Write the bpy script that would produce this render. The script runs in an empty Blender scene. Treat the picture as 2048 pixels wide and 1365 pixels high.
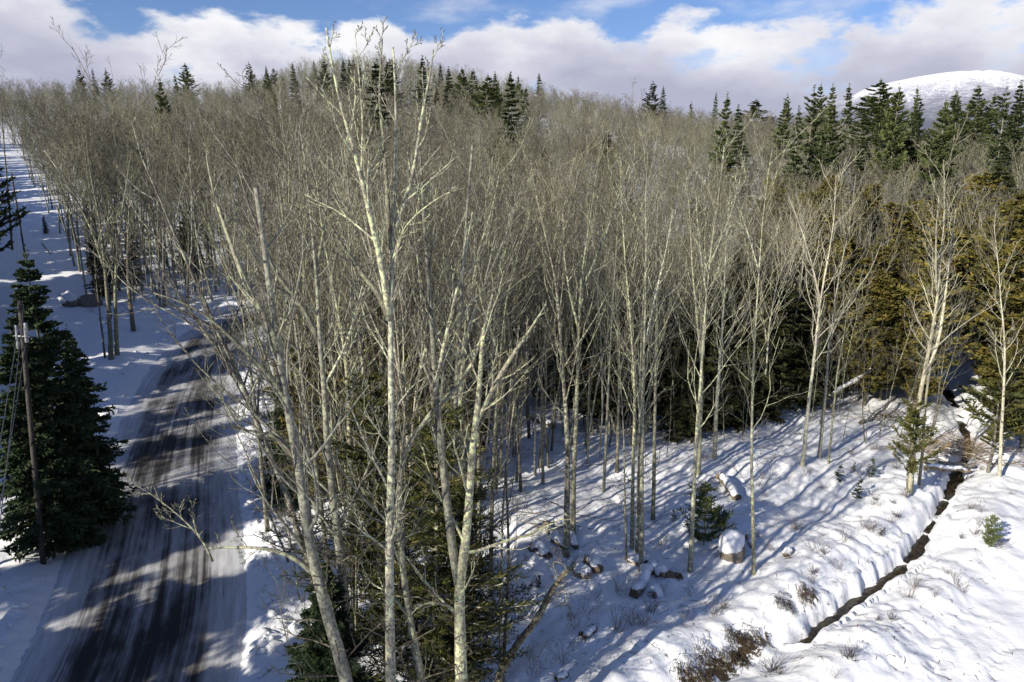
import bpy, math, random
import numpy as np

# ------------------------------------------------------------------ camera, sky, sun, exposure
SC = bpy.context.scene
COL = SC.collection
PITCH, CAMH, FPX = math.radians(13.5), 15.0, 1400.0
cam_d = bpy.data.cameras.new('camera'); cam = bpy.data.objects.new('camera', cam_d); COL.objects.link(cam)
cam.location = (0, 0, CAMH); cam.rotation_euler = (math.pi/2 - PITCH, 0, 0)
cam_d.sensor_width = 36; cam_d.lens = FPX/2048*36; cam_d.clip_start = 0.1; cam_d.clip_end = 30000
SC.camera = cam
SC.view_settings.view_transform = 'Standard'; SC.view_settings.look = 'None'
SC.view_settings.gamma = 1; SC.view_settings.use_curve_mapping = False
SC.view_settings.exposure = 0.66
SC.cycles.max_bounces = 4; SC.cycles.diffuse_bounces = 2; SC.cycles.glossy_bounces = 2
SC.cycles.transparent_max_bounces = 4; SC.cycles.use_denoising = True; SC.cycles.denoiser = 'OPENIMAGEDENOISE'; SC.cycles.denoising_input_passes = 'RGB_ALBEDO_NORMAL'; SC.cycles.denoising_prefilter = 'ACCURATE'
SUN_AZ, SUN_EL = math.radians(47), math.radians(26)      # shadows run towards (+x,+y) at this azimuth
sd = bpy.data.lights.new('sun', 'SUN'); sd.energy = 4.6; sd.angle = math.radians(0.5); sd.color = (1.0, 0.925, 0.78)
sun = bpy.data.objects.new('sun', sd); COL.objects.link(sun)
sun.rotation_euler = (math.pi/2 - SUN_EL, 0, -SUN_AZ)

W = bpy.data.worlds.new('World'); SC.world = W; W.use_nodes = True
def N(nt, t, **k):
    n = nt.nodes.new(t)
    for a, b in k.items():
        if a == 'inp':
            for i, v in b.items(): n.inputs[i].default_value = v
        else: setattr(n, a, b)
    return n
def L(nt, a, b): nt.links.new(a, b)
def M1(nt, op, a, b=None, c=None, clamp=False):
    n = nt.nodes.new('ShaderNodeMath'); n.operation = op; n.use_clamp = clamp
    for i, v in enumerate((a, b, c)):
        if v is None: continue
        if hasattr(v, 'is_linked'): nt.links.new(v, n.inputs[i])
        else: n.inputs[i].default_value = v
    return n.outputs[0]
def ramp(nt, fac, stops):
    n = nt.nodes.new('ShaderNodeValToRGB'); e = n.color_ramp.elements
    while len(e) < len(stops): e.new(0.5)
    for i, (p, c) in enumerate(stops):
        e[i].position = p; e[i].color = (*c, 1) if len(c) == 3 else c
    nt.links.new(fac, n.inputs[0]); return n.outputs[0]
def mixc(nt, f, a, b):
    n = nt.nodes.new('ShaderNodeMix'); n.data_type = 'RGBA'
    for i, v in ((0, f), (6, a), (7, b)):
        if hasattr(v, 'is_linked'): nt.links.new(v, n.inputs[i])
        else: n.inputs[i].default_value = v if i == 0 else (*v, 1)
    return n.outputs[2]

def build_world():
    nt = W.node_tree; bg = nt.nodes['Background']; bg.inputs[1].default_value = 0.07
    sky = N(nt, 'ShaderNodeTexSky', sky_type='NISHITA', sun_disc=False, sun_elevation=SUN_EL,
            sun_rotation=math.pi + SUN_AZ, altitude=400, air_density=1.0, dust_density=0.2, ozone_density=2.0)
    tc = N(nt, 'ShaderNodeTexCoord')
    sep = N(nt, 'ShaderNodeSeparateXYZ'); L(nt, tc.outputs['Generated'], sep.inputs[0])
    z = sep.outputs[2]
    mp = N(nt, 'ShaderNodeMapping', inp={3: (1.0, 1.0, 2.0), 1: (0.37, 0.11, 0.0)}); L(nt, tc.outputs['Generated'], mp.inputs[0])
    big = N(nt, 'ShaderNodeTexNoise', inp={2: 2.6, 3: 2.0, 4: 0.5}); L(nt, mp.outputs[0], big.inputs[0])
    fine = N(nt, 'ShaderNodeTexNoise', inp={2: 8.5, 3: 9.0, 4: 0.56}); L(nt, mp.outputs[0], fine.inputs[0])
    # a long bank of cumulus low round the horizon with a billowed upper edge, thinning to blue above it
    top = M1(nt, 'ADD', M1(nt, 'MULTIPLY', M1(nt, 'SUBTRACT', big.outputs[0], 0.5), 0.10),
             M1(nt, 'MULTIPLY', M1(nt, 'SUBTRACT', fine.outputs[0], 0.5), 0.16))
    edge = M1(nt, 'SUBTRACT', M1(nt, 'ADD', top, 0.197), z)
    bank = N(nt, 'ShaderNodeMapRange', interpolation_type='SMOOTHSTEP', inp={1: 0.0, 2: 0.022}); L(nt, edge, bank.inputs[0])
    hole = N(nt, 'ShaderNodeMapRange', interpolation_type='SMOOTHSTEP', inp={1: 0.33, 2: 0.44}); L(nt, fine.outputs[0], hole.inputs[0])
    bankm = M1(nt, 'MULTIPLY', bank.outputs[0], M1(nt, 'ADD', M1(nt, 'MULTIPLY', hole.outputs[0], 0.55), 0.45))
    wmp = N(nt, 'ShaderNodeMapping', inp={3: (1.0, 1.0, 3.2)}); L(nt, tc.outputs['Generated'], wmp.inputs[0])
    wisp = N(nt, 'ShaderNodeTexNoise', inp={2: 5.0, 3: 7.0, 4: 0.55}); L(nt, wmp.outputs[0], wisp.inputs[0])
    wm = N(nt, 'ShaderNodeMapRange', interpolation_type='SMOOTHSTEP', inp={1: 0.54, 2: 0.76, 4: 0.55}); L(nt, wisp.outputs[0], wm.inputs[0])
    mask = M1(nt, 'MAXIMUM', bankm, wm.outputs[0])
    # cloud light: bright billow tops, greyer lavender bases
    sh = N(nt, 'ShaderNodeTexNoise', inp={2: 5.5, 3: 6.0, 4: 0.55})
    mp2 = N(nt, 'ShaderNodeMapping', inp={3: (1.0, 1.0, 2.2), 1: (0.05, 0.02, 0.06)}); L(nt, tc.outputs['Generated'], mp2.inputs[0]); L(nt, mp2.outputs[0], sh.inputs[0])
    lit = M1(nt, 'ADD', M1(nt, 'MULTIPLY', M1(nt, 'SUBTRACT', sh.outputs[0], 0.5), 1.5),
             M1(nt, 'SUBTRACT', 0.95, M1(nt, 'MULTIPLY', edge, 7.5)), clamp=True)
    cc = ramp(nt, lit, [(0.0, (4.2, 4.3, 5.5)), (0.45, (5.7, 5.8, 6.8)), (1.0, (8.8, 8.8, 9.0))])
    tint = N(nt, 'ShaderNodeMix', data_type='RGBA', blend_type='MULTIPLY', inp={0: 1.0, 7: (0.72, 0.82, 1.10, 1)})
    L(nt, sky.outputs[0], tint.inputs[6])
    L(nt, mixc(nt, mask, tint.outputs[2], cc), bg.inputs[0])
build_world()

# ------------------------------------------------------------------ small helpers
rng = np.random.default_rng(11)
def ray(px, py):
    dx = (px-1024)/FPX; dy = (682.5-py)/FPX
    return np.array([dx, math.cos(PITCH)+dy*math.sin(PITCH), -math.sin(PITCH)+dy*math.cos(PITCH)])
def at(px, py, Y):                                     # the point of a pixel's ray in the upright plane y = Y
    d = ray(px, py); s = Y/d[1]
    return np.array([d[0]*s, Y, CAMH+d[2]*s])
def proj(p):
    x, y, z = p[0], p[1], p[2]-CAMH
    dep = y*math.cos(PITCH) - z*math.sin(PITCH); up = y*math.sin(PITCH) + z*math.cos(PITCH)
    if dep < 0.5: return (-9999, -9999, dep)
    return (1024+FPX*x/dep, 682.5-FPX*up/dep, dep)
def tag(o, label=None, cat=None, group=None, kind=None):
    if label: o['label'] = label
    if cat: o['category'] = cat
    if group: o['group'] = group
    if kind: o['kind'] = kind
    return o
def mesh(name, v, quads=None, tris=None, mat=None, smooth=True):
    me = bpy.data.meshes.new(name); v = np.asarray(v, np.float32).reshape(-1, 3)
    q = np.zeros((0, 4), np.int32) if quads is None else np.asarray(quads, np.int32).reshape(-1, 4)
    t = np.zeros((0, 3), np.int32) if tris is None else np.asarray(tris, np.int32).reshape(-1, 3)
    me.vertices.add(len(v)); me.vertices.foreach_set('co', v.ravel())
    nl = q.size + t.size; me.loops.add(nl); me.loops.foreach_set('vertex_index', np.concatenate([q.ravel(), t.ravel()]))
    npol = len(q)+len(t); me.polygons.add(npol)
    st = np.concatenate([np.arange(len(q))*4, len(q)*4+np.arange(len(t))*3]).astype(np.int32)
    me.polygons.foreach_set('loop_start', st)
    me.polygons.foreach_set('use_smooth', np.full(npol, smooth))
    if mat: me.materials.append(mat)
    me.update(calc_edges=True); return me
def obj(name, me, parent=None, loc=(0, 0, 0)):
    o = bpy.data.objects.new(name, me); COL.objects.link(o); o.location = loc
    if parent: o.parent = parent
    return o
def norm(a): return a/np.maximum(np.linalg.norm(a, axis=-1, keepdims=True), 1e-9)
class Geo:                                             # gathers vertex / face arrays of one mesh
    def __init__(s): s.v = []; s.q = []; s.t = []; s.n = 0
    def add(s, v, q=None, t=None):
        v = np.asarray(v, float).reshape(-1, 3); s.v.append(v)
        if q is not None and len(q): s.q.append(np.asarray(q)+s.n)
        if t is not None and len(t): s.t.append(np.asarray(t)+s.n)
        s.n += len(v)
    def mesh(s, name, mat, smooth=True):
        return mesh(name, np.concatenate(s.v), np.concatenate(s.q) if s.q else None, np.concatenate(s.t) if s.t else None, mat, smooth)
    def tubes(s, P, R, k, cap=False):                  # P (B,n,3), R (B,n): every row one tapered tube
        P = np.asarray(P, float); R = np.asarray(R, float); B, n, _ = P.shape
        if not B: return
        T = norm(np.gradient(P, axis=1)); m = norm(P[:, -1]-P[:, 0])
        ref = np.where(np.abs(m[:, 2:3]) > 0.7, [[1., 0.13, 0.]], [[0., 0., 1.]])
        U = norm(np.cross(T, ref[:, None, :])); V = np.cross(T, U)
        a = np.arange(k)*2*math.pi/k
        ring = P[:, :, None, :] + R[:, :, None, None]*(np.cos(a)[:, None]*U[:, :, None, :] + np.sin(a)[:, None]*V[:, :, None, :])
        idx = np.arange(B*n*k).reshape(B, n, k); j = np.roll(idx, -1, axis=2)
        q = np.stack([idx[:, :-1], j[:, :-1], j[:, 1:], idx[:, 1:]], -1).reshape(-1, 4)
        t = None
        if cap:
            t = []
            for b in range(B):
                for e, fl in ((0, 1), (n-1, 0)):
                    r_ = idx[b, e]
                    for i in range(1, k-1): t.append((r_[0], r_[i+1], r_[i]) if fl else (r_[0], r_[i], r_[i+1]))
        s.add(ring, q, t)

_perm = np.random.default_rng(5).permutation(512)
_perm = np.concatenate([_perm, _perm, _perm])
def perlin(x, y, seed=0):
    x = np.asarray(x, float)+seed*17.13; y = np.asarray(y, float)+seed*9.71
    xi = np.floor(x).astype(int); yi = np.floor(y).astype(int); xf = x-xi; yf = y-yi; xi &= 511; yi &= 511
    def g(ix, iy, fx, fy):
        h = _perm[_perm[ix & 511]+(iy & 511)]*(2*math.pi/512); return np.cos(h)*fx+np.sin(h)*fy
    u = xf**3*(xf*(xf*6-15)+10); v = yf**3*(yf*(yf*6-15)+10)
    a = g(xi, yi, xf, yf)*(1-u)+g(xi+1, yi, xf-1, yf)*u
    b = g(xi, yi+1, xf, yf-1)*(1-u)+g(xi+1, yi+1, xf-1, yf-1)*u
    return (a*(1-v)+b*v)*1.5
def sstep(a, b, x): t = np.clip((x-a)/(b-a), 0, 1); return t*t*(3-2*t)

# ------------------------------------------------------------------ materials
def newmat(name):
    m = bpy.data.materials.new(name); m.use_nodes = True
    nt = m.node_tree; return m, nt, nt.nodes['Principled BSDF']
def bark_mat(name, dark, mid, pale, lichen, scale=1.0):
    m, nt, b = newmat(name); b.inputs['Roughness'].default_value = 0.9; b.inputs['Specular IOR Level'].default_value = 0.15
    tc = N(nt, 'ShaderNodeTexCoord'); oi = N(nt, 'ShaderNodeObjectInfo')
    sh = N(nt, 'ShaderNodeVectorMath', operation='ADD'); L(nt, tc.outputs['Object'], sh.inputs[0])
    cx = N(nt, 'ShaderNodeCombineXYZ'); L(nt, M1(nt, 'MULTIPLY', oi.outputs['Random'], 40.0), cx.inputs[0]); L(nt, cx.outputs[0], sh.inputs[1])
    mp = N(nt, 'ShaderNodeMapping', inp={3: (9*scale, 9*scale, 2.2*scale)}); L(nt, sh.outputs[0], mp.inputs[0])
    n1 = N(nt, 'ShaderNodeTexNoise', inp={2: 3.0, 3: 6.0, 4: 0.65}); L(nt, mp.outputs[0], n1.inputs[0])
    n2 = N(nt, 'ShaderNodeTexNoise', inp={2: 9.0*scale, 3: 8.0, 4: 0.68}); L(nt, sh.outputs[0], n2.inputs[0])
    base = ramp(nt, n1.outputs[0], [(0.3, dark), (0.5, mid), (0.72, pale)])
    lm = N(nt, 'ShaderNodeMapRange', interpolation_type='SMOOTHSTEP', inp={1: 0.47, 2: 0.56}); L(nt, n2.outputs[0], lm.inputs[0])
    n4 = N(nt, 'ShaderNodeTexNoise', inp={2: 0.8*scale, 3: 3.0, 4: 0.5}); L(nt, sh.outputs[0], n4.inputs[0])
    big = N(nt, 'ShaderNodeMapRange', inp={1: 0.36, 2: 0.58, 3: 0.45, 4: 1.0}); L(nt, n4.outputs[0], big.inputs[0])
    amt = M1(nt, 'MULTIPLY', M1(nt, 'MULTIPLY', lm.outputs[0], big.outputs[0]), M1(nt, 'ADD', M1(nt, 'MULTIPLY', oi.outputs['Random'], 0.4), 0.6))
    c = mixc(nt, amt, base, lichen)
    hv = N(nt, 'ShaderNodeHueSaturation'); L(nt, c, hv.inputs['Color']); L(nt, M1(nt, 'ADD', M1(nt, 'MULTIPLY', oi.outputs['Random'], 0.75), 0.66), hv.inputs['Value']); L(nt, M1(nt, 'ADD', M1(nt, 'MULTIPLY', M1(nt, 'FRACT', M1(nt, 'MULTIPLY', oi.outputs['Random'], 7.3)), 0.5), 0.7), hv.inputs['Saturation'])
    L(nt, hv.outputs[0], b.inputs['Base Color'])
    bp = N(nt, 'ShaderNodeBump', inp={0: 0.5, 1: 0.03}); L(nt, n1.outputs[0], bp.inputs['Height']); L(nt, bp.outputs[0], b.inputs['Normal'])
    return m
BARK = bark_mat('bark_lichen', (0.045, 0.04, 0.033), (0.14, 0.125, 0.105), (0.26, 0.24, 0.20), (0.38, 0.41, 0.25))
BARKH = bark_mat('bark_lichen_pale', (0.07, 0.06, 0.048), (0.20, 0.185, 0.15), (0.32, 0.30, 0.25), (0.45, 0.49, 0.31))
BARKD = bark_mat('bark_dark', (0.04, 0.033, 0.028), (0.11, 0.09, 0.075), (0.22, 0.19, 0.16), (0.34, 0.36, 0.24))
BIRCH = bark_mat('bark_birch', (0.11, 0.095, 0.075), (0.30, 0.275, 0.225), (0.44, 0.41, 0.35), (0.43, 0.44, 0.31), 0.7)
TWIG = bark_mat('twig', (0.028, 0.023, 0.017), (0.070, 0.057, 0.043), (0.145, 0.123, 0.095), (0.21, 0.21, 0.145))
TWIGB = bark_mat('twig_brown', (0.030, 0.022, 0.017), (0.075, 0.058, 0.045), (0.15, 0.122, 0.095), (0.20, 0.19, 0.14))
WOOD = bark_mat('dead_wood', (0.06, 0.045, 0.035), (0.16, 0.12, 0.085), (0.28, 0.21, 0.14), (0.33, 0.28, 0.19))
POLE = bark_mat('pole_wood', (0.03, 0.026, 0.022), (0.06, 0.052, 0.044), (0.10, 0.088, 0.074), (0.09, 0.08, 0.07))
def leaf_mat(name, a, b_, c, sc=1.6):
    m, nt, b = newmat(name); b.inputs['Roughness'].default_value = 0.65; b.inputs['Specular IOR Level'].default_value = 0.2
    tc = N(nt, 'ShaderNodeTexCoord'); oi = N(nt, 'ShaderNodeObjectInfo')
    n = N(nt, 'ShaderNodeTexNoise', inp={2: sc, 3: 5.0, 4: 0.7}); L(nt, tc.outputs['Object'], n.inputs[0])
    col = ramp(nt, n.outputs[0], [(0.32, a), (0.5, b_), (0.7, c)])
    hv = N(nt, 'ShaderNodeHueSaturation'); L(nt, col, hv.inputs['Color']); L(nt, M1(nt, 'ADD', M1(nt, 'MULTIPLY', oi.outputs['Random'], 0.6), 0.7), hv.inputs['Value'])
    L(nt, hv.outputs[0], b.inputs['Base Color'])
    return m
FIR = leaf_mat('fir_needles', (0.03, 0.048, 0.022), (0.06, 0.08, 0.032), (0.11, 0.125, 0.05))
SPRUCE = leaf_mat('spruce_needles', (0.022, 0.036, 0.018), (0.035, 0.055, 0.024), (0.06, 0.085, 0.035))
PINE = leaf_mat('pine_needles', (0.045, 0.065, 0.026), (0.095, 0.12, 0.042), (0.18, 0.19, 0.07), 1.0)
CEDAR = leaf_mat('cedar_sprays', (0.040, 0.050, 0.017), (0.120, 0.108, 0.028), (0.26, 0.185, 0.040), 2.2)
CEDARG = leaf_mat('cedar_sprays_green', (0.028, 0.04, 0.015), (0.07, 0.076, 0.021), (0.155, 0.13, 0.032), 2.4)
HEMLOCK = leaf_mat('hemlock_needles', (0.022, 0.032, 0.013), (0.045, 0.05, 0.018), (0.09, 0.08, 0.025), 1.8)
def snow_mat(name, bare=False):
    m, nt, b = newmat(name); b.inputs['Roughness'].default_value = 0.55; b.inputs['Specular IOR Level'].default_value = 0.25
    tc = N(nt, 'ShaderNodeTexCoord')
    n1 = N(nt, 'ShaderNodeTexNoise', inp={2: 7.0, 3: 8.0, 4: 0.6}); L(nt, tc.outputs['Object'], n1.inputs[0])
    n2 = N(nt, 'ShaderNodeTexNoise', inp={2: 0.6, 3: 4.0, 4: 0.5}); L(nt, tc.outputs['Object'], n2.inputs[0])
    c = ramp(nt, n2.outputs[0], [(0.3, (0.80, 0.82, 0.87)), (0.7, (0.88, 0.89, 0.91))])
    if bare:
        at_ = N(nt, 'ShaderNodeAttribute', attribute_name='bare')
        n3 = N(nt, 'ShaderNodeTexNoise', inp={2: 4.5, 3: 8.0, 4: 0.75}); L(nt, tc.outputs['Object'], n3.inputs[0])
        k = N(nt, 'ShaderNodeMapRange', inp={1: 0.0, 2: 0.06}); L(nt, M1(nt, 'SUBTRACT', M1(nt, 'ADD', M1(nt, 'MULTIPLY', at_.outputs['Fac'], 0.42), n3.outputs[0]), 0.76), k.inputs[0])
        dirt = ramp(nt, n1.outputs[0], [(0.3, (0.022, 0.016, 0.011)), (0.55, (0.06, 0.044, 0.026)), (0.75, (0.16, 0.12, 0.065))])
        c = mixc(nt, k.outputs[0], c, dirt)
    L(nt, c, b.inputs['Base Color'])
    bp = N(nt, 'ShaderNodeBump', inp={0: 0.5, 1: 0.05}); L(nt, n1.outputs[0], bp.inputs['Height']); L(nt, bp.outputs[0], b.inputs['Normal'])
    return m
SNOW = snow_mat('snow'); GROUND = snow_mat('snow_ground', True)
def plain(name, c, rough=0.6, metal=0.0):
    m, nt, b = newmat(name); b.inputs['Roughness'].default_value = rough; b.inputs['Metallic'].default_value = metal
    tc = N(nt, 'ShaderNodeTexCoord'); n = N(nt, 'ShaderNodeTexNoise', inp={2: 9.0, 3: 5.0}); L(nt, tc.outputs['Object'], n.inputs[0])
    L(nt, ramp(nt, n.outputs[0], [(0.3, tuple(v*0.7 for v in c)), (0.7, tuple(min(1, v*1.25) for v in c))]), b.inputs['Base Color']); return m
STONE = plain('stone', (0.20, 0.17, 0.14), 0.9); CUT = plain('cut_wood', (0.11, 0.085, 0.05), 0.9)
METAL = plain('grey_metal', (0.42, 0.43, 0.45), 0.45, 0.3); WIRE = plain('wire', (0.10, 0.10, 0.11), 0.45, 0.4)
DRY = plain('dry_stems', (0.13, 0.085, 0.05), 0.9); STRAW = plain('dead_grass', (0.055, 0.04, 0.021), 0.95)

# ------------------------------------------------------------------ terrain
SKYL = np.array([(0, 166, 300), (300, 172, 300), (480, 164, 330), (580, 130, 350), (680, 104, 360), (760, 108, 350), (860, 126, 340),
                 (950, 146, 320), (1050, 172, 300), (1150, 190, 280), (1300, 214, 260), (1450, 232, 240), (1550, 246, 220), (1700, 262, 200), (2048, 268, 185)], float)
_az, _zc, _D = [], [], []
for px, py, D in SKYL:
    d = ray(px, py); _az.append(math.atan2(d[0], d[1])); _D.append(D); _zc.append(CAMH + D*d[2]/math.hypot(d[0], d[1]) - 11.0)
_az = np.array(_az); _zc = np.array(_zc); _D = np.array(_D)
def hill(x, y):
    x = np.asarray(x, float); y = np.asarray(y, float)
    d = np.hypot(x, y); az = np.arctan2(x, y)
    zc = np.interp(az, _az, _zc); D = np.interp(az, _az, _D)
    fade = 1-sstep(0.9, 1.7, np.abs(az))
    t = np.clip((d-44)/(D-44), 0, 1)
    z = zc*t**1.25*fade
    return z*(1-0.45*sstep(0, 1, (d-D)/500)) + 1.6*perlin(x/60, y/60, 3)*sstep(60, 160, d)
def gp0(px, py):                                       # where a pixel's ray meets the smooth ground
    d = ray(px, py); s = 4.0*1.002**np.arange(2700); P = d[None]*s[:, None]
    k = np.nonzero(CAMH+P[:, 2] < hill(P[:, 0], P[:, 1]))[0]
    return P[k[0] if len(k) else -1, :2].copy()
ROADPX = [(285, 1365), (300, 1230), (310, 1100), (325, 1000), (342, 900), (364, 800), (402, 712), (428, 672)]
road = [gp0(*p) for p in ROADPX]
road = [np.array([-8.0, -40.0]), np.array([-9.0, 0.0])] + road
e = road[-1]; road += [e+np.array([1.2, 9.0]), e+np.array([6.0, 18.0]), e+np.array([14.0, 25.0]), e+np.array([30.0, 33.0]), e+np.array([60, 40.])]
def smooth_line(p, n):
    p = np.array(p); t = np.concatenate([[0], np.cumsum(np.linalg.norm(np.diff(p, axis=0), axis=1))])
    tt = np.linspace(0, t[-1], n); q = np.stack([np.interp(tt, t, p[:, 0]), np.interp(tt, t, p[:, 1])], 1)
    for _ in range(6): q[1:-1] = (q[:-2]+2*q[1:-1]+q[2:])/4
    return q
road = smooth_line(road, 70)
BROOKPX = [(1945, 880), (1915, 935), (1897, 985), (1872, 1022), (1848, 1058), (1838, 1092), (1815, 1115), (1752, 1158), (1697, 1190), (1655, 1228), (1598, 1272)]
brook = [gp0(*p) for p in BROOKPX]
b0 = brook[0]; brook = [b0+np.array([9, 22.]), b0+np.array([3.5, 8.])] + brook
brook_open = smooth_line(brook, 60)
brook_all = smooth_line(brook + [gp0(1540, 1296), gp0(1480, 1312), gp0(1425, 1345), gp0(1350, 1400), gp0(1150, 1560)], 75)
def sdist(x, y, line):                                 # (distance, signed side, along) to a polyline
    x = np.asarray(x, float); y = np.asarray(y, float)
    best = np.full(x.shape, 1e9); side = np.zeros(x.shape); al = np.zeros(x.shape); acc = 0
    for a, b in zip(line[:-1], line[1:]):
        d = b-a; l = np.hypot(*d); u = d/l
        t = np.clip((x-a[0])*u[0]+(y-a[1])*u[1], 0, l)
        qx = x-a[0]-u[0]*t; qy = y-a[1]-u[1]*t; dd = np.hypot(qx, qy); m = dd < best
        best = np.where(m, dd, best); side = np.where(m, np.sign(u[0]*(y-a[1])-u[1]*(x-a[0])), side); al = np.where(m, acc+t, al); acc += l
    return best, side, al
trk = []
for line, st in (([(2046, 1283), (1995, 1300), (1978, 1330), (1985, 1362)], 0.26), ([(1872, 1285), (1868, 1310), (1866, 1365)], 0.3), ([(2046, 1290), (2010, 1302), (1990, 1335), (1996, 1362)], 0.27)):
    q = smooth_line([gp0(*p) for p in line], 60); acc = 0
    for a, b in zip(q[:-1], q[1:]):
        acc += np.hypot(*(b-a))
        if acc > st: acc = 0; trk.append(b+rng.normal(0, 0.05, 2))
def height(x, y):
    x = np.asarray(x, float); y = np.asarray(y, float); d = np.hypot(x, y)
    z = hill(x, y)
    rd, rs, ra = sdist(x, y, road); bd, bs, ba = sdist(x, y, brook_all)
    near = 1-sstep(70, 150, d)
    field = sstep(2.6, 5.0, -bs*0+bd)*(bs > 0)*sstep(13, 15, y*0+x+0.2*y)       # the smooth open field beyond the brook
    rough = near*(1-0.88*field)*sstep(3.4, 6.5, rd)
    bl = np.abs(perlin(x/2.3, y/2.3, 1)); bl2 = np.abs(perlin(x/1.05+0.3*bl, y/1.05, 2))
    z = z + rough*(0.42*perlin(x/6, y/6, 4) + 0.24*bl + 0.11*bl2 + 0.05*perlin(x/.45, y/.45, 6) + 0.03*perlin(x/.22, y/.22, 16))
    z = z + field*near*(0.10*perlin(x/5, y/3, 7)+0.03*perlin(x/1.2, y/.8, 8))
    # road bed, ploughed banks
    lump = 0.5+0.9*np.abs(perlin(x/.7, y/.7, 9))+0.5*perlin(x/.3, y/.3, 10)
    bank = np.exp(-((rd-4.3)/0.75)**2)*(0.30+0.16*perlin(x/3, y/3, 12))*lump*near
    z = z + bank - 0.10*(1-sstep(3.1, 3.7, rd))
    # brook ditch with ribbed banks
    wob = 0.16*perlin(x/.9, y/.9, 13)+0.08*perlin(x/.4, y/.4, 14)
    isopen = sstep(np.hypot(*(brook_open[-1]-brook_open[-2]))*0, 1, 1.0)
    od, _, oa = sdist(x, y, brook_open)
    z = z - 0.95*np.exp(-(np.maximum(od+1.1*wob+0.02, 0)/0.32)**2)
    z = z - 0.28*np.exp(-(np.maximum(bd+wob, 0)/0.8)**2)*(od > 0.6)
    right = bs > 0
    z = z + np.where(right, 0.34*np.exp(-((bd-1.9)/1.0)**2), 0.22*np.exp(-((bd-1.6)/0.9)**2))*near
    ribs = perlin(ba/0.42, bd/2.2, 15)
    z = z + np.where(right, 0.05, 0.09)*ribs*np.exp(-((bd-2.0)/1.2)**2)*near
    for t in trk: z = z - 0.09*np.exp(-((x-t[0])**2+(y-t[1])**2)/0.011)*(np.abs(x-t[0])+np.abs(y-t[1]) < 1)
    return z
def axis(parts):
    out = [parts[0][0]]
    for a, b, s in parts:
        n = max(1, int(round((b-a)/s))); out += list(np.linspace(a, b, n+1)[1:])
    return np.array(out)
def geo_axis(start, first, end):
    out = []; v = start; s = first
    while abs(v) < abs(end): v = v+s; s *= 1.16; out.append(v)
    return np.array(out)
gx = np.concatenate([geo_axis(-46, -1.2, -9000)[::-1], axis([(-46, -24, 0.6), (-24, -2, 0.24), (-2, 11, 0.16), (11, 17, 0.09), (17, 28, 0.19), (28, 46, 0.6)]), geo_axis(46, 1.2, 9000)])
gy = np.concatenate([geo_axis(-20, -3, -3000)[::-1], axis([(-20, 10, 2.0), (10, 14, 0.5), (14, 17, 0.2), (17, 22, 0.10), (22, 46, 0.18), (46, 80, 0.7)]), geo_axis(80, 1.2, 9000)])
GX, GY = np.meshgrid(gx, gy); GZ = height(GX, GY)
GRD, GRS, _ = sdist(GX, GY, road); GBD, _, _ = sdist(GX, GY, brook_all)
def look(F, x, y):
    i = min(max(int(np.searchsorted(gx, x))-1, 0), len(gx)-2); j = min(max(int(np.searchsorted(gy, y))-1, 0), len(gy)-2)
    u = (x-gx[i])/(gx[i+1]-gx[i]); v = (y-gy[j])/(gy[j+1]-gy[j])
    return float((F[j, i]*(1-u)+F[j, i+1]*u)*(1-v)+(F[j+1, i]*(1-u)+F[j+1, i+1]*u)*v)
def gz(x, y): return look(GZ, x, y)
def rdist(x, y): return look(GRD, x, y)
def bdist(x, y): return look(GBD, x, y)
def gp(px, py):
    p = gp0(px, py)
    for _ in range(4):                                 # refine against the full relief
        z = gz(*p); d = ray(px, py); s = (z-CAMH)/d[2] if d[2] < -0.02 else np.hypot(*p)
        q = d[:2]*s
        if np.hypot(*q) > 400: break
        p = 0.5*p+0.5*q
    return np.array([p[0], p[1], gz(*p)])

nx, ny = len(gx), len(gy); idx = np.arange(nx*ny).reshape(ny, nx)
me = mesh('ground', np.stack([GX, GY, GZ], -1), np.stack([idx[:-1, :-1], idx[:-1, 1:], idx[1:, 1:], idx[1:, :-1]], -1).reshape(-1, 4), None, GROUND)
bd, bs, ba = sdist(GX, GY, brook_all); od, _, _ = sdist(GX, GY, brook_open)
bare = np.exp(-(od/0.5)**2)*0.55
for (px, py, r, a) in ((1495, 1285, 0.65, 1.0), (1475, 1305, 0.55, 1.0), (1440, 1330, 0.75, 1.0), (1380, 1352, 0.55, 0.9), (1415, 1350, .5, .8), (1605, 1200, 0.6, 0.62), (1580, 1215, .35, .6), (1705, 1125, .35, .5),
                       (1530, 1265, .4, .7), (1470, 1078, .5, .35), (300, 745, 2.5, .4), (250, 800, 2.0, .35)):
    p = gp0(px, py); bare = np.maximum(bare, a*np.exp(-((GX-p[0])**2+(GY-p[1])**2)/(r*r)))
rd, rs, ra = sdist(GX, GY, road); bare = np.maximum(bare, 0.33*np.exp(-((rd-4.6)/1.2)**2)*(rs > 0))
at_ = me.attributes.new('bare', 'FLOAT', 'POINT'); at_.data.foreach_set('value', bare.ravel().astype(np.float32))
tag(obj('snowy_ground', me), kind='structure')

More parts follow.
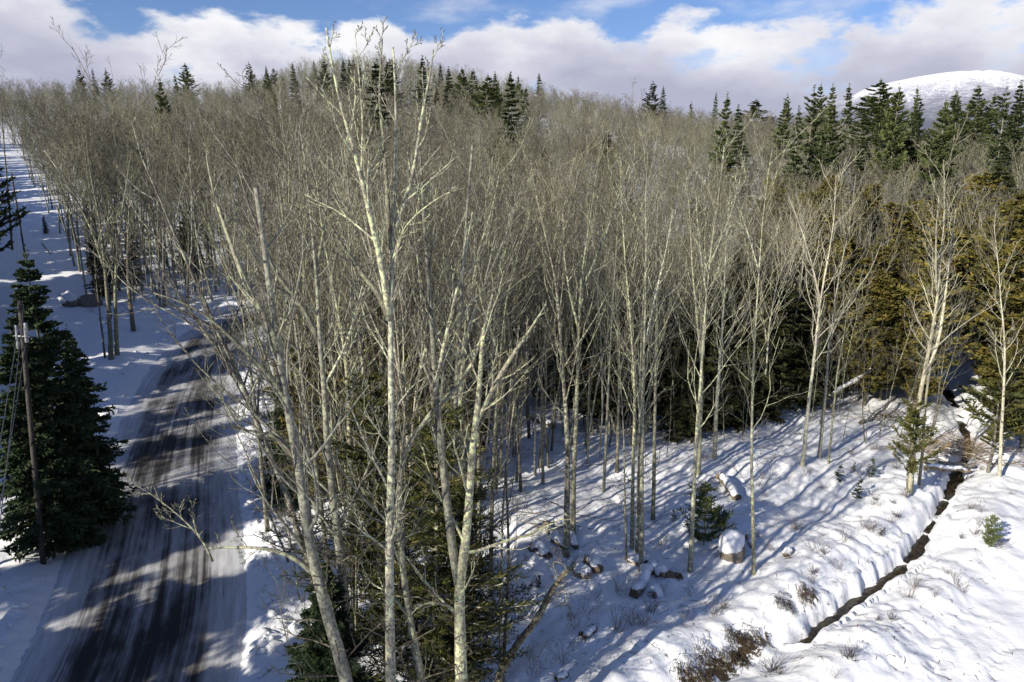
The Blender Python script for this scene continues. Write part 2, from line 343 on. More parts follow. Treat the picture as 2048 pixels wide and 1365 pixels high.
# the ploughed gravel road
def strip(line, offs, zf, name, mat):
    t = np.gradient(line, axis=0); t = t/np.linalg.norm(t, axis=1, keepdims=True); nrm = np.stack([t[:, 1], -t[:, 0]], 1)
    P = line[:, None, :]+np.array(offs)[None, :, None]*nrm[:, None, :]
    Z = zf(P[..., 0], P[..., 1], np.array(offs)[None, :]+0*P[..., 0])
    n, m = P.shape[:2]; i = np.arange(n*m).reshape(n, m)
    me = mesh(name, np.concatenate([P, Z[..., None]], -1), np.stack([i[:-1, :-1], i[:-1, 1:], i[1:, 1:], i[1:, :-1]], -1).reshape(-1, 4), None, mat)
    al = np.concatenate([[0], np.cumsum(np.linalg.norm(np.diff(line, axis=0), axis=1))])
    for nm, val in (('across', np.broadcast_to(np.array(offs)[None, :], (n, m))), ('along', np.broadcast_to(al[:, None], (n, m)))):
        a = me.attributes.new(nm, 'FLOAT', 'POINT'); a.data.foreach_set('value', np.ascontiguousarray(val, np.float32).ravel())
    return me
def road_mat():
    m, nt, b = newmat('gravel_and_packed_snow'); b.inputs['Roughness'].default_value = 0.8; b.inputs['Specular IOR Level'].default_value = 0.2
    u = N(nt, 'ShaderNodeAttribute', attribute_name='across').outputs['Fac']; v = N(nt, 'ShaderNodeAttribute', attribute_name='along').outputs['Fac']
    def nz(su, sv, det, off=0.0):
        c = N(nt, 'ShaderNodeCombineXYZ'); L(nt, M1(nt, 'ADD', M1(nt, 'MULTIPLY', u, su), off), c.inputs[0]); L(nt, M1(nt, 'MULTIPLY', v, sv), c.inputs[1])
        n = N(nt, 'ShaderNodeTexNoise', inp={2: 1.0, 3: det, 4: 0.65}); L(nt, c.outputs[0], n.inputs[0]); return n.outputs[0]
    streak = nz(3.2, 0.05, 6.0); patch = nz(0.45, 0.16, 4.0, 7.0); grit = nz(22, 22, 4.0); fine = nz(9.0, 0.10, 3.0, 3.0)
    au = M1(nt, 'ABSOLUTE', M1(nt, 'ADD', u, -0.1))
    core = N(nt, 'ShaderNodeMapRange', interpolation_type='SMOOTHSTEP', inp={1: 3.5, 2: 1.7}); L(nt, au, core.inputs[0])
    s = M1(nt, 'ADD', M1(nt, 'MULTIPLY', core.outputs[0], 0.62), M1(nt, 'ADD', M1(nt, 'MULTIPLY', streak, 0.75), M1(nt, 'ADD', M1(nt, 'MULTIPLY', patch, 1.0), M1(nt, 'MULTIPLY', fine, 0.3))))
    k = N(nt, 'ShaderNodeMapRange', interpolation_type='SMOOTHSTEP', inp={1: 1.44, 2: 1.80}); L(nt, s, k.inputs[0])
    grav = ramp(nt, grit, [(0.3, (0.020, 0.019, 0.019)), (0.6, (0.052, 0.049, 0.047)), (0.8, (0.12, 0.114, 0.107))])
    pack = ramp(nt, nz(5, 0.3, 5.0, 2.0), [(0.3, (0.42, 0.42, 0.44)), (0.65, (0.74, 0.76, 0.80))])
    slush = ramp(nt, nz(7, 1.2, 6.0, 5.0), [(0.3, (0.13, 0.12, 0.115)), (0.7, (0.46, 0.46, 0.48))])
    pack = mixc(nt, M1(nt, 'MULTIPLY', core.outputs[0], 0.55), pack, slush)
    L(nt, mixc(nt, k.outputs[0], pack, grav), b.inputs['Base Color'])
    bp = N(nt, 'ShaderNodeBump', inp={0: 0.5, 1: 0.05}); L(nt, grit, bp.inputs['Height']); L(nt, bp.outputs[0], b.inputs['Normal']); return m
tag(obj('gravel_road', strip(smooth_line(road, 240), np.linspace(-3.9, 3.9, 21), lambda x, y, o: hill(x, y)+0.03*(1-(o/3.9)**2)-0.16*sstep(3.3, 3.9, np.abs(o))+0.012*perlin(o*4, y/4, 21), 'gravel_road', road_mat())), kind='structure')
def water_mat():
    m, nt, b = newmat('brook_water'); b.inputs['Roughness'].default_value = 0.12; b.inputs['IOR'].default_value = 1.33
    tc = N(nt, 'ShaderNodeTexCoord'); n = N(nt, 'ShaderNodeTexNoise', inp={2: 5.0, 3: 4.0}); L(nt, tc.outputs['Object'], n.inputs[0])
    L(nt, ramp(nt, n.outputs[0], [(0.35, (0.012, 0.010, 0.008)), (0.7, (0.05, 0.038, 0.022))]), b.inputs['Base Color'])
    bp = N(nt, 'ShaderNodeBump', inp={0: 0.35, 1: 0.05}); L(nt, n.outputs[0], bp.inputs['Height']); L(nt, bp.outputs[0], b.inputs['Normal']); return m
tag(obj('brook_water', strip(smooth_line(brook_open, 120), np.linspace(-0.7, 0.7, 5), lambda x, y, o: hill(x, y)-0.50, 'brook_water', water_mat())), kind='structure')

# the far snowy mountain
def mountain():
    D = 4200.0; prof = [(1200, 300), (1500, 240), (1590, 222), (1650, 205), (1700, 190), (1730, 172), (1780, 158), (1830, 147), (1870, 141), (1905, 137), (1930, 139), (1970, 143), (2048, 152), (2150, 172), (2300, 215), (2600, 290)]
    xs, zs = [], []
    for px, py in prof: p = at(px, py, D); xs.append(p[0]); zs.append(p[2])
    X = np.linspace(xs[0], xs[-1], 190); Y = np.linspace(D-2200, D+1500, 80); XX, YY = np.meshgrid(X, Y)
    ridge = np.interp(X, xs, zs)[None, :]; t = np.where(YY < D, (D-YY)/2200, (YY-D)/1500)
    fall = 1-np.clip(t, 0, 1)**1.25
    Z = ridge*fall*(1+0.0*YY) + (34*perlin(XX/260, YY/260, 31)+18*perlin(XX/110, YY/110, 32)+8*perlin(XX/45, YY/45, 33))*np.clip(t*4, 0.06, 1) - 20
    i = np.arange(XX.size).reshape(XX.shape)
    m, nt, b = newmat('mountain_snow_and_frosted_wood'); b.inputs['Roughness'].default_value = 0.9
    tc = N(nt, 'ShaderNodeTexCoord'); sp = N(nt, 'ShaderNodeSeparateXYZ'); L(nt, tc.outputs['Object'], sp.inputs[0])
    n1 = N(nt, 'ShaderNodeTexNoise', inp={2: 0.012, 3: 9.0, 4: 0.75}); L(nt, tc.outputs['Object'], n1.inputs[0])
    n2 = N(nt, 'ShaderNodeTexNoise', inp={2: 0.06, 3: 6.0, 4: 0.8}); L(nt, tc.outputs['Object'], n2.inputs[0])
    hgt = M1(nt, 'MULTIPLY', M1(nt, 'SUBTRACT', float(max(zs))-60, sp.outputs[2]), 1/230.0)
    k = M1(nt, 'ADD', M1(nt, 'MULTIPLY', hgt, 0.85), M1(nt, 'ADD', M1(nt, 'MULTIPLY', M1(nt, 'SUBTRACT', n1.outputs[0], 0.5), 0.9), M1(nt, 'MULTIPLY', M1(nt, 'SUBTRACT', n2.outputs[0], 0.5), 1.6)), clamp=True)
    L(nt, ramp(nt, k, [(0.04, (0.84, 0.85, 0.88)), (0.28, (0.50, 0.52, 0.58)), (0.6, (0.24, 0.25, 0.31)), (1.0, (0.11, 0.12, 0.16))]), b.inputs['Base Color'])
    o = obj('snowy_mountain', mesh('mountain', np.stack([XX, YY, Z], -1), np.stack([i[:-1, :-1], i[:-1, 1:], i[1:, 1:], i[1:, :-1]], -1).reshape(-1, 4), None, m)); tag(o, kind='structure')
mountain()

# ------------------------------------------------------------------ trees
def lerp_poly(P, t):
    n = P.shape[1]; f = t*(n-1); i = np.clip(np.floor(f).astype(int), 0, n-2); w = (f-i)[..., None]; b = np.arange(len(P))[:, None]
    return P[b, i]*(1-w)+P[b, i+1]*w, norm(P[b, i+1]-P[b, i])
def grow(rg, PP, PR, PL, m, t0, t1, ang, ratio, n, up, wander, rmin, tip=0.35, rfac=0.62, taper=0.5, slim=0.016):
    B = len(PP)
    if B == 0: return np.zeros((0, n, 3)), np.zeros((0, n)), np.zeros(0)
    t = t0+(t1-t0)*(np.arange(m)+rg.random((B, m)))/m
    pos, T = lerp_poly(PP, t); rp = lerp_poly(np.repeat(PR[..., None], 3, -1), t)[0][..., 0]
    psi = rg.random((B, 1))*6.28+np.arange(m)*2.4+rg.normal(0, .5, (B, m)); A = np.radians(rg.normal(ang, ang*0.2, (B, m)))
    ref = np.where(np.abs(T[..., 2:3]) > 0.8, np.array([1., 0, 0]), np.array([0, 0, 1.]))
    U = norm(np.cross(T, ref)); V = np.cross(T, U)
    D = np.cos(A)[..., None]*T+np.sin(A)[..., None]*(np.cos(psi)[..., None]*U+np.sin(psi)[..., None]*V)
    Ln = PL[:, None]*ratio*(1-taper*(t-t0)/max(t1-t0, 1e-6))*rg.uniform(.55, 1.25, (B, m))
    pos = pos.reshape(-1, 3); D = D.reshape(-1, 3); Ln = Ln.ravel(); rp = rp.ravel()
    pts = [pos]; d = D
    for k in range(n-1):
        d = norm(d+np.array([0, 0, up])+rg.normal(0, wander, d.shape)); pts.append(pts[-1]+d*(Ln/(n-1))[:, None])
    r0 = np.maximum(np.minimum(rp*rfac, Ln*slim+0.004), rmin)
    R = np.maximum(r0[:, None]*(1-(1-tip)*np.linspace(0, 1, n)[None, :]), rmin*0.75)
    return np.stack(pts, 1), R, Ln
def crown(rg, PP, PR, PL, g, dens=(7, 5, 3), rmin=0.0055, up=0.12, g2=None):
    if len(dens) > 3: rmin = dens[3]
    c1 = grow(rg, PP, PR, PL, dens[0], 0.22, 1.0, 38, 0.42, 5, up, 0.13, rmin*1.2)
    (g2 or g).tubes(c1[0], c1[1], 4)
    c2 = grow(rg, *c1, dens[1], 0.2, 1.0, 38, 0.46, 4, up*0.9, 0.15, rmin)
    g.tubes(c2[0], c2[1], 3)
    if not dens[2]: return
    c3 = grow(rg, *c2, dens[2], 0.25, 1.0, 38, 0.55, 2, up*0.8, 0.15, rmin*0.8, tip=0.5)
    g.tubes(c3[0], c3[1], 3)
def proto_bare(seed, H, r, t0, nl, ang, up, fork=0, twm=None, bm=None, dens=(7, 4, 2), spread=0.36):
    r *= 0.74
    rg = np.random.default_rng(seed); n = 14
    p = np.zeros((n, 3)); d = np.array([0, 0, 1.])
    for i in range(1, n): d = norm(d+rg.normal(0, 0.05, 3)*[1, 1, 0]); p[i] = p[i-1]+d*H/(n-1)
    p[0, 2] -= 0.4; s = np.linspace(0, 1, n); R = r*((1-s)**0.8*0.9+0.06); R[0] *= 1.35; R[1] *= 1.05
    gt, gc = Geo(), Geo(); gt.tubes(p[None], R[None], 7)
    base = (p[None], R[None], np.array([H]))
    for f in range(fork):
        q = grow(rg, *base, 1, 0.38+0.1*f, 0.5+0.1*f, 22, 0.5, 9, 0.10, 0.05, 0.02, tip=0.15, rfac=0.8, slim=0.03); gt.tubes(q[0], q[1], 6)
        l1 = grow(rg, *q, nl//2, 0.2, 0.98, ang, 0.42, 6, up, 0.10, 0.011, rfac=0.55); gt.tubes(l1[0], l1[1], 5); crown(rg, *l1, gc, dens, g2=gt)
    l1 = grow(rg, *base, nl, t0, 0.985, ang, spread, 7, up, 0.10, 0.012, rfac=0.5, taper=0.62); gt.tubes(l1[0], l1[1], 5)
    crown(rg, *l1, gc, dens, g2=gt)
    st = grow(rg, *base, 5, 0.12, t0, 65, 0.09, 4, 0.05, 0.15, 0.007, rfac=.25); gc.tubes(st[0], st[1], 3)
    return gt.mesh('trunk', bm or BARK), gc.mesh('crown', twm or TWIG)
PROTO = [proto_bare(1, 15, .14, .40, 20, 42, .10), proto_bare(2, 15, .13, .50, 17, 36, .13, 1), proto_bare(3, 15, .16, .34, 20, 48, .11, 1, TWIGB, BARKD),
         proto_bare(4, 15, .12, .55, 16, 34, .13, 0), proto_bare(5, 15, .15, .38, 18, 44, .10, 2, TWIGB), proto_bare(6, 15, .11, .45, 18, 38, .12, 0, TWIGB, BARKD),
         proto_bare(7, 15, .17, .36, 20, 50, .12, 2, TWIG), proto_bare(8, 15, .12, .5, 16, 35, .14, 1, TWIG, BIRCH)]
FARP = [proto_bare(31, 15, .14, .36, 16, 44, .11, 1, TWIG, BARK, (7, 5, 0, .012)), proto_bare(32, 15, .14, .42, 16, 40, .11, 0, TWIGB, BARK, (7, 5, 0, .012)), proto_bare(33, 15, .15, .34, 15, 46, .11, 1, TWIGB, BARKD, (7, 5, 0, .012)), proto_bare(34, 15, .13, .45, 15, 38, .12, 0, TWIG, BIRCH, (7, 5, 0, .012))]
SLIM = [proto_bare(21, 9, .06, .35, 12, 36, .13, 0, None, None, (5, 3, 2)), proto_bare(22, 9, .05, .4, 10, 40, .10, 0, TWIGB, BARKD, (5, 3, 2))]

def thing(name, loc, label, cat, group=None, rot=(0, 0, 0), sc=1.0):
    o = bpy.data.objects.new(name, None); COL.objects.link(o); o.location = loc; o.rotation_euler = rot
    o.scale = (sc, sc, sc) if np.isscalar(sc) else sc; o.empty_display_size = 0.3
    return tag(o, label, cat, group)
def place(proto, name, loc, label, cat, group=None, rot=(0, 0, 0), sc=1.0, parts=('trunk', 'crown')):
    o = thing(name, loc, label, cat, group, rot, sc)
    for nm, me_ in zip(parts, proto): obj(nm, me_, o)
    return o

# ---- conifers
def leaf_cards(g, base, tip, width, rg, cross=True):   # slim pointed sprays from base to tip
    B = len(base); d = tip-base; T = norm(d); r = norm(rg.normal(0, 1, (B, 3))); s = norm(np.cross(T, r)); w = np.broadcast_to(np.asarray(width), (B,))[:, None]
    mid = base+d*0.45
    for k in range(2 if cross else 1):
        ss = s if k == 0 else np.cross(T, s)
        v = np.stack([base, mid+ss*w, tip, mid-ss*w], 1).reshape(-1, 3)
        g.add(v, np.arange(B*4).reshape(B, 4))
def conifer(seed, H, Rm, whorls, per, ntw, z0, droop, leafm, prof=1.0, tw_len=0.32, wid=0.05, upturn=0.0, outer=0.15, irregular=0.15, r=0.14, sub=2):
    rg = np.random.default_rng(seed); gt, gf = Geo(), Geo(); n = 9
    p = np.stack([rg.normal(0, .02, n).cumsum(), rg.normal(0, .02, n).cumsum(), np.linspace(-0.3, H, n)], 1); R = r*np.linspace(1, 0.08, n); gt.tubes(p[None], R[None], 7)
    zs = z0+(H*0.985-z0)*(np.arange(whorls)+rg.uniform(-.25, .25, whorls))/whorls
    Z = np.repeat(np.clip(zs, z0, H*0.99), per)+rg.normal(0, .08, whorls*per); B = len(Z)
    f = np.clip((H-Z)/(H-z0), 0.02, 1); Ln = Rm*(f**prof)*rg.uniform(1-irregular*2, 1+irregular, B)+0.07*H/12*min(1, Rm)
    a = rg.random(B)*6.283; Ln = Ln*np.clip(1+1.6*irregular*perlin(Z*(5.0/H)+np.cos(a)*.9, np.sin(a)*1.2+Z*(2.0/H), seed), .35, 1.6)
    low = sstep(0.0, 0.12, 1-f); Ln = Ln*(0.62+0.38*low)
    D = np.stack([np.cos(a), np.sin(a), np.full(B, 0.32)-droop*f], 1); D = norm(D+rg.normal(0, .08, D.shape))
    x = np.interp(Z, p[:, 2], p[:, 0]); y = np.interp(Z, p[:, 2], p[:, 1]); P = [np.stack([x, y, Z], 1)]; m = 5
    for k in range(m-1):
        D = norm(D+np.array([0, 0, upturn*(k-0.5)-droop*0.10])); P.append(P[-1]+D*(Ln/(m-1))[:, None])
    P = np.stack(P, 1); Rb = np.maximum(0.012*Ln[:, None]*np.linspace(1, .3, m)[None], 0.006); gt.tubes(P, Rb, 3)
    t = outer+(1-outer)*(np.arange(ntw)+rg.random((B, ntw)))/ntw; pos, T = lerp_poly(P, t)
    sgn = np.where(np.arange(ntw) % 2 == 0, 1., -1.)[None, :, None]; side = norm(np.cross(T, [0, 0, 1.]))*sgn
    tl = (tw_len*(0.35+0.65*np.sin(np.clip(t*1.05, 0, 1)*math.pi*0.86))*(0.18+0.82*np.clip(Ln/ max(Rm, .1), 0, 1)**.8)[:, None]*rg.uniform(.7, 1.3, t.shape))[..., None]
    dirs = norm(side*0.85+T*0.75+rg.normal(0, .22, T.shape)+np.array([0, 0, upturn*1.4-0.12*droop]))
    tip = pos+dirs*tl; pos = pos.reshape(-1, 3); tip = tip.reshape(-1, 3)
    leaf_cards(gf, pos, tip, wid, rg)
    for k in range(sub):
        s = rg.uniform(.25, .8, (len(pos), 1)); b = pos+(tip-pos)*s; dd = norm(norm(tip-pos)+rg.normal(0, .6, pos.shape)); leaf_cards(gf, b, b+dd*np.linalg.norm(tip-pos, axis=1, keepdims=True)*0.55, wid*0.8, rg, False)
    # leader tuft
    k = 26; b = np.stack([np.full(k, p[-1, 0]), np.full(k, p[-1, 1]), H-rg.random(k)*0.07*H+.02*H], 1); leaf_cards(gf, b, b+norm(rg.normal(0, 1, (k, 3))*[1, 1, .4]+[0, 0, .8])*0.016*H, wid*0.5, rg)
    return gt.mesh('trunk', BARKD), gf.mesh('crown', leafm, False)
SPR = [conifer(41, 12, 2.5, 40, 9, 26, 0.5, 0.45, SPRUCE, 0.85, 0.52, 0.055, irregular=.2), conifer(42, 12, 2.1, 36, 8, 24, 0.7, 0.5, SPRUCE, 0.8, 0.5, 0.055, irregular=.22)]
PIN = [conifer(51, 18, 3.6, 26, 7, 30, 3.0, -0.05, PINE, 0.85, 0.75, 0.085, 0.10, 0.22, 0.36, .2, 1), conifer(52, 18, 3.2, 28, 7, 28, 2.5, 0.10, PINE, 0.95, 0.7, 0.085, 0.08, 0.2, 0.32, .2, 1),
       conifer(53, 18, 2.5, 34, 7, 26, 2.0, 0.30, FIR, 1.0, 0.62, 0.085, 0.0, 0.15, 0.25, .18, 1), conifer(54, 18, 3.0, 24, 6, 28, 4.5, 0.0, FIR, 0.8, 0.75, 0.085, 0.09, 0.25, 0.4, .18, 1)]
CED = [conifer(61, 9, 1.5, 36, 7, 20, 0.5, -0.25, CEDAR, 0.55, 0.42, 0.055, 0.05, 0.1, 0.42, .11), conifer(62, 9, 1.8, 32, 7, 22, 1.0, -0.1, CEDAR, 0.6, 0.45, 0.055, 0.04, 0.1, 0.45, .11)]
CEDN = [conifer(63, 9, 1.9, 36, 7, 26, 0.4, -0.1, CEDARG, 0.6, 0.34, 0.020, 0.04, 0.08, 0.45, .11, 3)]
CEDS = [conifer(64, 4, 0.95, 15, 5, 16, 0.9, -0.35, CEDARG, 0.45, 0.30, 0.03, 0.05, .2, .6, .05), conifer(65, 4, 1.1, 13, 5, 16, 1.3, -0.2, CEDARG, 0.4, 0.32, 0.03, 0.04, .25, .65, .06)]
HEM = [conifer(71, 9, 2.1, 32, 7, 24, 0.5, 0.35, HEMLOCK, 0.7, 0.48, 0.06, irregular=.25), conifer(72, 9, 1.8, 30, 7, 22, 0.8, 0.2, HEMLOCK, 0.6, 0.45, 0.06, 0.0, .15, .35)]
SAP = [conifer(81, 1.4, 0.42, 9, 6, 8, 0.12, 0.1, SPRUCE, 0.9, 0.14, 0.022, 0.0, .15, .2, .015, 1)]
YPI = [conifer(82, 2.6, 0.95, 13, 7, 16, 0.15, -0.15, PINE, 0.55, 0.30, 0.022, 0.06, .3, .35, .03)]

# ---- trees drawn limb by limb
def px_line(pts, Y, jit, rg, n):
    P = np.array([at(x, y, Y) for x, y in pts]); t = np.concatenate([[0], np.cumsum(np.linalg.norm(np.diff(P, axis=0), axis=1))]); tt = np.linspace(0, t[-1], n)
    Q = np.stack([np.interp(tt, t, P[:, k]) for k in range(3)], 1)
    for _ in range(1): Q[1:-1] = (Q[:-2]+2*Q[1:-1]+Q[2:])/4
    return Q, t[-1]
def hero(label, Y, pts, w0, w1, limbs=(), seed=0, bark=None, twig=None, t0=0.3, nl=12, dens=(6, 5, 3), ground=True, group=None, spread=0.2, rmin=0.0055, limb_n=9, cat='tree', name='bare_tree', ang=42, up=0.11, low=16):
    rg = np.random.default_rng(1000+seed); bark = bark or BARKH; twig = twig or TWIG
    Q, Ln = px_line(pts, Y, 0, rg, 22); dep = proj(Q[0])[2]; k = dep/FPX/2
    w0 *= 0.60; w1 = w1*0.7; R = (w1+(w0-w1)*(1-np.linspace(0, 1, 22)**0.9 if w1 > 3 else w1*0+(1-np.linspace(0, 1, 22))**1.12))*k
    if ground:
        b = Q[0].copy(); d = norm(Q[0]-Q[2]); g = gz(b[0], b[1])
        if b[2] > g+0.1:
            foot = b+np.array([d[0]*0.5, 0, -1])*(b[2]-g+0.3); Q = np.concatenate([[foot, (foot+b)/2], Q]); R = np.concatenate([[R[0]*1.35, R[0]*1.1], R])
        else: Q[0, 2] = g-0.3; R[0] *= 1.2
    base = Q[0].copy(); base[2] = gz(base[0], base[1]); root = thing(name, base, label, cat, group)
    gt, gc = Geo(), Geo(); Q = Q-base; Q[2:, 1] += np.cumsum(rg.normal(0, .015, len(Q)-2)); gt.tubes(Q[None], R[None], 10, True)
    LP, LR, LL = [], [], []
    for lp, lw in limbs:
        q, ll = px_line(lp, Y, 0, rg, 12); q = q-base; q[1:, 1] += np.linspace(0, 1, 11)*rg.uniform(-.9, .9)*min(1.5, ll*0.35)
        lw *= 0.62; r = np.linspace(lw, max(lw*0.2, 1.0), 12)*k; gl = Geo(); gl.tubes(q[None], r[None], 7, True)
        LP.append(q); LR.append(r); LL.append((ll, gl))
    H = Q[-1, 2]
    gb = gt; l1 = grow(rg, Q[None], R[None], np.array([H]), nl, t0, 0.99, ang, spread, 7, up, 0.11, 0.009, rfac=.4, taper=.4); gb.tubes(l1[0], l1[1], 5); crown(rg, *l1, gc, dens, rmin, g2=gb)
    lw_ = grow(rg, Q[None], R[None], np.array([H]), low, 0.1, t0+.12, 62, 0.10, 6, 0.03, 0.16, 0.006, rfac=.22, taper=.1); gc.tubes(lw_[0], lw_[1], 4); crown(rg, *lw_, gc, (5, 3, 2), rmin, .04)
    if LP:
        for q, r, (ll, gb) in zip(LP, LR, LL):
            l1 = grow(rg, q[None], r[None], np.array([ll]), limb_n, .15, 1.0, 40, 0.38, 6, up, 0.12, 0.008, rfac=.5, taper=.75); gb.tubes(l1[0], l1[1], 5); crown(rg, *l1, gc, (5, 4, 3), rmin, g2=gb); obj('limb', gb.mesh('limb', bark), root)
    obj('trunk', gt.mesh('trunk', bark), root); obj('crown', gc.mesh('crown', twig), root)
    return root
FG = 'tall lichen-covered trees in the foreground'
hero('big leaning lichen-covered tree beside the road with a dead snapped-off top', 13.5,
     [(704, 1420), (688, 1340), (655, 1230), (625, 1110), (604, 980), (590, 891), (576, 821), (560, 745), (554, 678), (543, 634), (535, 565), (525, 473), (513, 411), (510, 376)], 46, 11,
     [([(556, 700), (546, 656), (510, 616), (473, 554), (447, 491), (415, 422), (392, 360), (380, 310)], 22), ([(577, 825), (557, 763), (499, 689), (444, 623), (400, 590), (350, 572)], 17),
      ([(636, 1155), (610, 1132), (570, 1116), (520, 1112), (470, 1116), (420, 1124), (376, 1134)], 17), ([(425, 1123), (405, 1075), (365, 1030), (320, 990), (276, 960)], 8),
      ([(600, 940), (576, 891), (535, 857), (488, 861), (462, 800), (430, 762)], 12), ([(553, 680), (572, 640), (575, 615), (582, 590)], 9)], 1, nl=14, group=FG, t0=0.35)
hero('straight lichen-covered tree just right of the leaning snapped tree', 16.0,
     [(705, 1330), (690, 1200), (678, 1090), (665, 985), (653, 876), (649, 766), (640, 690), (638, 583), (630, 510), (623, 429), (616, 340), (600, 250)], 36, 2.6,
     [([(640, 690), (620, 638), (605, 605), (576, 572), (554, 546), (530, 470), (505, 400), (490, 330)], 16), ([(650, 770), (690, 700), (715, 640), (740, 560)], 10), ([(632, 540), (655, 450), (668, 380), (672, 300)], 10)], 2, nl=14, group=FG)
hero('tallest lichen-covered tree whose bare top tips stand against the clouds', 14.0,
     [(784, 1430), (782, 1350), (780, 1230), (779, 1130), (779, 1050), (782, 960), (784, 880), (782, 800), (781, 720), (780, 640), (784, 570), (784, 482), (790, 431), (791, 389), (792, 330), (791, 280), (795, 230), (791, 150), (787, 95)], 38, 4,
     [([(778, 640), (771, 570), (762, 497), (757, 482), (744, 416), (735, 350), (720, 290), (704, 230), (690, 150), (683, 80)], 20), ([(784, 500), (778, 460), (775, 424), (771, 389), (765, 320), (757, 260), (744, 180), (748, 110), (748, 60)], 15),
      ([(788, 470), (798, 428), (816, 394), (830, 330), (838, 270), (850, 200), (863, 140), (868, 100)], 15), ([(778, 640), (763, 594), (730, 561), (700, 521), (671, 484), (640, 430), (612, 380)], 18),
      ([(757, 482), (740, 440), (720, 350), (727, 260), (718, 150), (709, 60)], 9), ([(784, 545), (806, 460), (838, 425), (880, 395), (920, 375)], 8)], 3, nl=12, group=FG, t0=0.3, spread=0.13)
hero('forked lichen-covered tree with a long right limb, second trunk of the close pair', 14.8,
     [(856, 1430), (840, 1340), (822, 1260), (808, 1170), (801, 1100), (795, 1010), (800, 940), (810, 894), (838, 855), (866, 820), (898, 788), (926, 770), (950, 720), (972, 650), (985, 590)], 30, 6,
     [([(800, 1080), (770, 1030), (735, 990), (700, 930), (672, 870)], 9), ([(798, 960), (812, 850), (826, 760), (845, 690), (862, 610)], 10), ([(815, 1230), (780, 1190), (740, 1180), (715, 1140)], 10)], 4, nl=10, group=FG)
hero('thick pale-green lichen trunk forking low into two, nearest the leaning broken stem', 14.5,
     [(926, 1430), (922, 1340), (920, 1250), (918, 1170), (930, 1100), (937, 1020), (942, 950), (945, 890), (952, 840), (957, 800), (962, 740), (963, 690), (968, 655)], 48, 9,
     [([(918, 1170), (905, 1110), (897, 1040), (890, 980), (882, 920), (872, 850), (866, 790), (862, 700), (858, 640), (848, 560), (840, 480), (835, 390), (828, 300)], 30),
      ([(952, 842), (975, 800), (1000, 755), (1030, 710), (1060, 670), (1095, 618)], 20), ([(918, 1232), (895, 1205), (860, 1193), (835, 1200), (815, 1225)], 13), ([(866, 800), (885, 700), (905, 610), (925, 520), (940, 430)], 14)], 5, nl=10, group=FG)
hero('slim grey trunk standing behind the low-forked lichen tree', 18.5,
     [(906, 1300), (908, 1100), (906, 900), (914, 750), (922, 600), (930, 480), (937, 380), (945, 290)], 22, 6, [([(914, 750), (940, 640), (975, 560), (1010, 480), (1040, 400)], 11)], 6, nl=14, group=FG)
MF = 'grey trunks standing behind the foreground trees'
for n_, (lb, Y_, pl, w_) in enumerate((('grey trunk seen between the straight tree and the tallest tree', 20.0, [(703, 1060), (698, 830), (690, 700), (672, 610), (655, 520), (640, 430), (632, 340)], 22),
        ('upright trunk just left of the low fork, set well behind it', 22.0, [(872, 1010), (866, 820), (848, 660), (836, 530), (822, 420), (815, 330)], 15), ('pale trunk rising behind the right limb of the close pair', 20.0, [(926, 960), (920, 800), (926, 700), (940, 600), (957, 500), (985, 420), (1000, 340)], 20),
        ('thin trunk filling the gap right of the low fork', 23.0, [(984, 1010), (990, 860), (1000, 720), (1012, 600), (1038, 500), (1060, 420)], 13), ('thin trunk behind the tallest tree on its left side', 24.0, [(741, 960), (731, 800), (716, 650), (701, 520), (692, 400), (690, 310)], 13),
        ('leaning thin trunk between the snapped tree and the straight tree', 21.0, [(632, 930), (606, 770), (588, 640), (572, 520), (556, 420), (548, 340)], 14), ('upright trunk beside the right limb, farthest of the grey ones', 25.0, [(957, 920), (956, 800), (962, 660), (975, 540), (980, 430), (990, 340)], 12),
        ('bushy thin trunk on the road bank left of the snapped tree', 27.0, [(520, 900), (508, 780), (490, 640), (470, 520), (452, 420), (440, 340)], 13))):
    hero(lb, Y_, pl, w_, 1.2, [([pl[2], (pl[2][0]+22*(-1)**n_, pl[2][1]-70), (pl[2][0]+48*(-1)**n_, pl[2][1]-150), (pl[2][0]+66*(-1)**n_, pl[2][1]-240)], w_*.5)], 70+n_, BARKH if n_ % 2 == 0 else BARK, nl=18, dens=(5, 4, 2), group=MF, t0=.25, spread=.2, ang=36, low=10)
hero('pair-mate slim dark stem growing beside the base of the leaning broken stem', 17.5, [(1000, 1345), (1001, 1240), (1003, 1150), (1004, 1050), (1010, 960), (1018, 880), (1030, 800)], 11, 4, [], 7, BARKD, nl=10, dens=(4, 3, 2))
hero('slightly taller slim dark stem right of its pair-mate by the leaning broken stem', 17.6, [(1006, 1345), (1012, 1240), (1018, 1130), (1016, 1040), (1012, 930), (1020, 800), (1035, 700)], 12, 4, [], 8, BARKD, nl=10, dens=(4, 3, 2))
hero('leaning broken stem with a splintered crook at its top end', 17.3, [(1002, 1348), (1035, 1290), (1062, 1262), (1085, 1225), (1105, 1185), (1128, 1152), (1150, 1132)], 26, 15,
     [([(1140, 1145), (1128, 1130), (1112, 1124), (1104, 1128), (1112, 1150), (1118, 1170)], 8), ([(1130, 1152), (1146, 1140), (1156, 1120)], 7), ([(1120, 1170), (1135, 1200), (1142, 1250)], 4)], 9, BARKD, nl=3, dens=(3, 2, 2), t0=.5, low=3, cat='dead tree', name='leaning_dead_tree')
STAND = 'slender trees standing in the snowy clearing'
